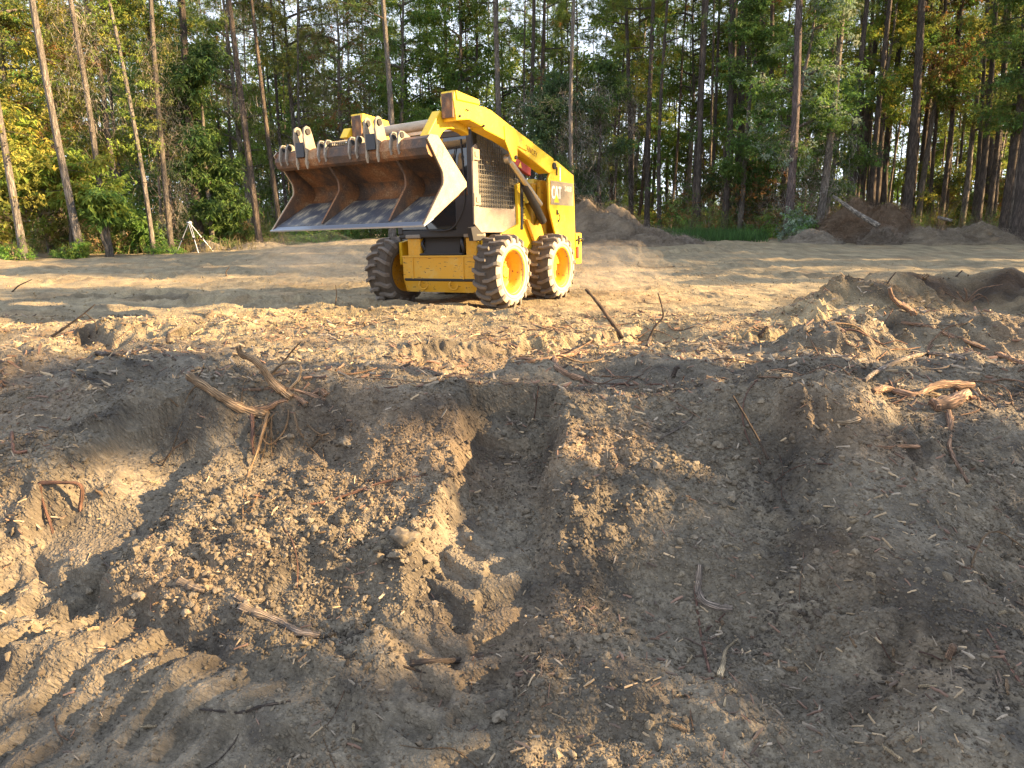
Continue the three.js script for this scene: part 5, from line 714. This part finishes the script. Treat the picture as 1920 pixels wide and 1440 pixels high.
pile(1215, 24, 'dirt_pile', 'low tail of dirt and roots right of the tall loose pile', 'dirt pile', 1.5, 1, 0.45, [0.28, 0.22, 0.155], { debris: 130 });
pile(1285, 24.5, 'dirt_pile', 'small flat dirt heap at the left end of the grass patch', 'dirt pile', 0.8, 0.6, 0.25, [0.25, 0.2, 0.15], { debris: 30 });
pile(1620, 26, 'brush_pile', 'reddish brush pile with a grey log leaning on it', 'brush pile', 2.3, 1.4, 1.3, [0.19, 0.135, 0.09], { debris: 700, dc: [0.26, 0.17, 0.1] });
pile(1650, 24, 'brush_pile', 'rounded grey root heap at the foot of the log', 'brush pile', 0.8, 0.6, 0.5, [0.2, 0.16, 0.12], { debris: 100 });
pile(1745, 24.5, 'dirt_pile', 'left hump of the low grey mound at the right woods', 'dirt pile', 1.7, 1, 0.45, [0.25, 0.2, 0.14], { debris: 90 });
pile(1825, 25, 'dirt_pile', 'right and higher hump of the low grey mound at the right woods', 'dirt pile', 1.9, 1.1, 0.62, [0.25, 0.2, 0.14], { debris: 110 });
pile(1525, 25, 'dirt_pile', 'flat dirt heap in front of the purplish trunk', 'dirt pile', 1.2, 0.8, 0.38, [0.26, 0.215, 0.16], { debris: 50 });
pile(395, 27, 'dirt_pile', 'small sand heap right behind the survey tripod', 'dirt pile', 0.8, 0.6, 0.35, [0.3, 0.25, 0.18], { debris: 12 });
pile(490, 27, 'dirt_pile', 'long low sand heap left of the loader bucket shadow', 'dirt pile', 1.4, 0.8, 0.25, [0.3, 0.25, 0.18], { debris: 20 });
{ const a = atDist(1562, 368, 25.2), b = atDist(1648, 424, 24.2), o = new THREE.Mesh(tube([a, a.clone().lerp(b, 0.5).add(V(0, -0.04, 0)), b], (u) => lerp(0.055, 0.1, u), 24, 12, 0.14, 3), W.log); o.name = numbered('log'); scene.add(shadows(o)); tag(o, 'grey log leaning down the front of the brush pile', 'log');
  const c = atDist(1758, 407, 24), d = atDist(1785, 414, 23.8), e = new THREE.Mesh(tube([c, c.clone().lerp(d, 0.5), d], (u) => 0.05, 8, 8, 0.1, 4), W.log); e.name = numbered('log'); scene.add(shadows(e)); tag(e, 'pale stick lying on the left hump of the grey mound', 'log'); }
{ // survey tripod
  const D = 25.5, f = atDist(360, 470, D), g0 = ground(f.x, f.z), g = thing('survey_tripod', [f.x, g0, f.z], 'aluminium survey tripod standing at the left edge of the woods', 'tripod');
  const alu = std(0.62, 0.63, 0.64, 0.35, { metalness: 0.5 }), top = 1.06;
  const line = (p, q, r, n, m) => { const d = q.clone().sub(p), c = new THREE.CylinderGeometry(r, r, d.length(), 10); c.applyQuaternion(new THREE.Quaternion().setFromUnitVectors(V(0, 1, 0), d.clone().normalize())); const w = p.clone().add(q).multiplyScalar(0.5); c.translate(w.x, w.y, w.z); return c; };
  for (const [x, z] of [[-0.5, 0.2], [0.42, 0.42], [0.66, -0.3]]) { const foot = V(x, ground(f.x + x, f.z + z) - g0, z), hd = V(x * 0.06, top - 0.05, z * 0.06), k = hd.clone().lerp(foot, 0.5), side = V(-z, 0, x).normalize().multiplyScalar(0.03); const l = part('leg', line(hd.clone().lerp(foot, 0.42), foot, 0.015), alu, g); part('upper_rail', line(hd.clone().add(side), k.clone().add(side), 0.01), alu, l); part('upper_rail', line(hd.clone().sub(side), k.clone().sub(side), 0.01), alu, l); part('clamp', (() => { const b = new RoundedBoxGeometry(0.09, 0.07, 0.09, 2, 0.01); b.translate(k.x, k.y, k.z); return b; })(), M.matte, l); }
  part('head', [(() => { const c = new THREE.CylinderGeometry(0.09, 0.1, 0.05, 16); c.translate(0, top, 0); return c; })()], alu, g);
  part('head_plate', [(() => { const c = new THREE.CylinderGeometry(0.06, 0.06, 0.05, 14); c.translate(0, top + 0.05, 0); return c; })()], M.black, g);
  const bxp = V(f.x - 0.56, ground(f.x - 0.56, f.z + 0.4), f.z + 0.4), c = thing('instrument_case', bxp.toArray(), 'small dark case lying at the left foot of the survey tripod', 'case'), body = new RoundedBoxGeometry(0.3, 0.14, 0.22, 3, 0.025); body.translate(0, 0.07, 0); part('case_body', body, std(0.02, 0.03, 0.04, 0.5), c); const lid = new RoundedBoxGeometry(0.31, 0.05, 0.23, 3, 0.02); lid.translate(0, 0.155, 0); part('lid', lid, std(0.03, 0.045, 0.06, 0.45), c); part('handle', (() => { const t = new THREE.TorusGeometry(0.05, 0.008, 6, 14, Math.PI); t.translate(0, 0.175, 0); return t; })(), M.black, c);
}
{ // grass patch by the bright gap
  const blade = raw([-0.012, 0, 0, 0.012, 0, 0, 0.02, 0.5, 0.05, 0, 0, -0.012, 0, 0, 0.012, -0.06, 0.42, 0.03, 0.008, 0, 0.008, -0.008, 0, -0.004, 0.09, 0.36, -0.06]), n = 2600, im = new THREE.InstancedMesh(blade, leafMat, n); im.name = 'grass'; tag(im, 'bright green grass patch before the dark trunks right of the dirt pile', null, null, 'stuff');
  for (let k = 0; k < n; k++) { const a = k < n * 0.8 ? atDist(rr(1230, 1440), 440, rr(25.5, 31)) : atDist(rr(-60, 480), 440, rr(25, 31)), y = ground(a.x, a.z); eul.set(rr(-0.4, 0.4), R() * 6.28, rr(-0.4, 0.4)); mat4.compose(V(a.x, y, a.z), quat.setFromEuler(eul), V(1.3, 1, 1.3).multiplyScalar(rr(0.25, 1.25))); im.setMatrixAt(k, mat4); const b = rr(0.6, 1.3), d = k < n * 0.8 ? [0.06, 0.13, 0.03] : [0.2, 0.17, 0.08]; im.setColorAt(k, col.setRGB(d[0] * b, d[1] * b, d[2] * b)); }
  scene.add(shadows(im));
}
{ // dust thrown up behind the rear wheel and under the bucket: thin nested veils
  const veil = new THREE.MeshStandardMaterial({ name: 'dust', color: rgb(0.5, 0.43, 0.33), roughness: 1, transparent: true, opacity: 0.036 });
  for (const [px, py, D, rx, ry, rz, label] of [[1140, 518, 9.7, 0.75, 0.42, 0.8, 'pale dust cloud hanging behind the rear wheel of the loader'], [620, 486, 10.5, 1.1, 0.3, 0.7, 'thin haze of dust left of the front wheel under the bucket']]) {
    const c = atDist(px, py, D), g = thing('dust_cloud', c.toArray(), label, 'dust', null); g.userData.kind = 'stuff';
    for (let k = 0; k < 6; k++) { const q = new THREE.SphereGeometry(1, 40, 26), p = q.attributes.position, e = 1.1 - k * 0.17; for (let i = 0; i < p.count; i++) { const v = V(p.getX(i), p.getY(i), p.getZ(i)), w = e * (1 + 0.28 * N3(v.x * 1.4 + k, v.y * 1.4, v.z * 1.4 + px) + 0.1 * N3(v.x * 4, v.y * 4, v.z * 4 + k)); p.setXYZ(i, v.x * rx * w, v.y * ry * w, v.z * rz * w); } q.computeVertexNormals(); part('veil', q, veil, g); }
  }
}
renderer.render(scene,camera);
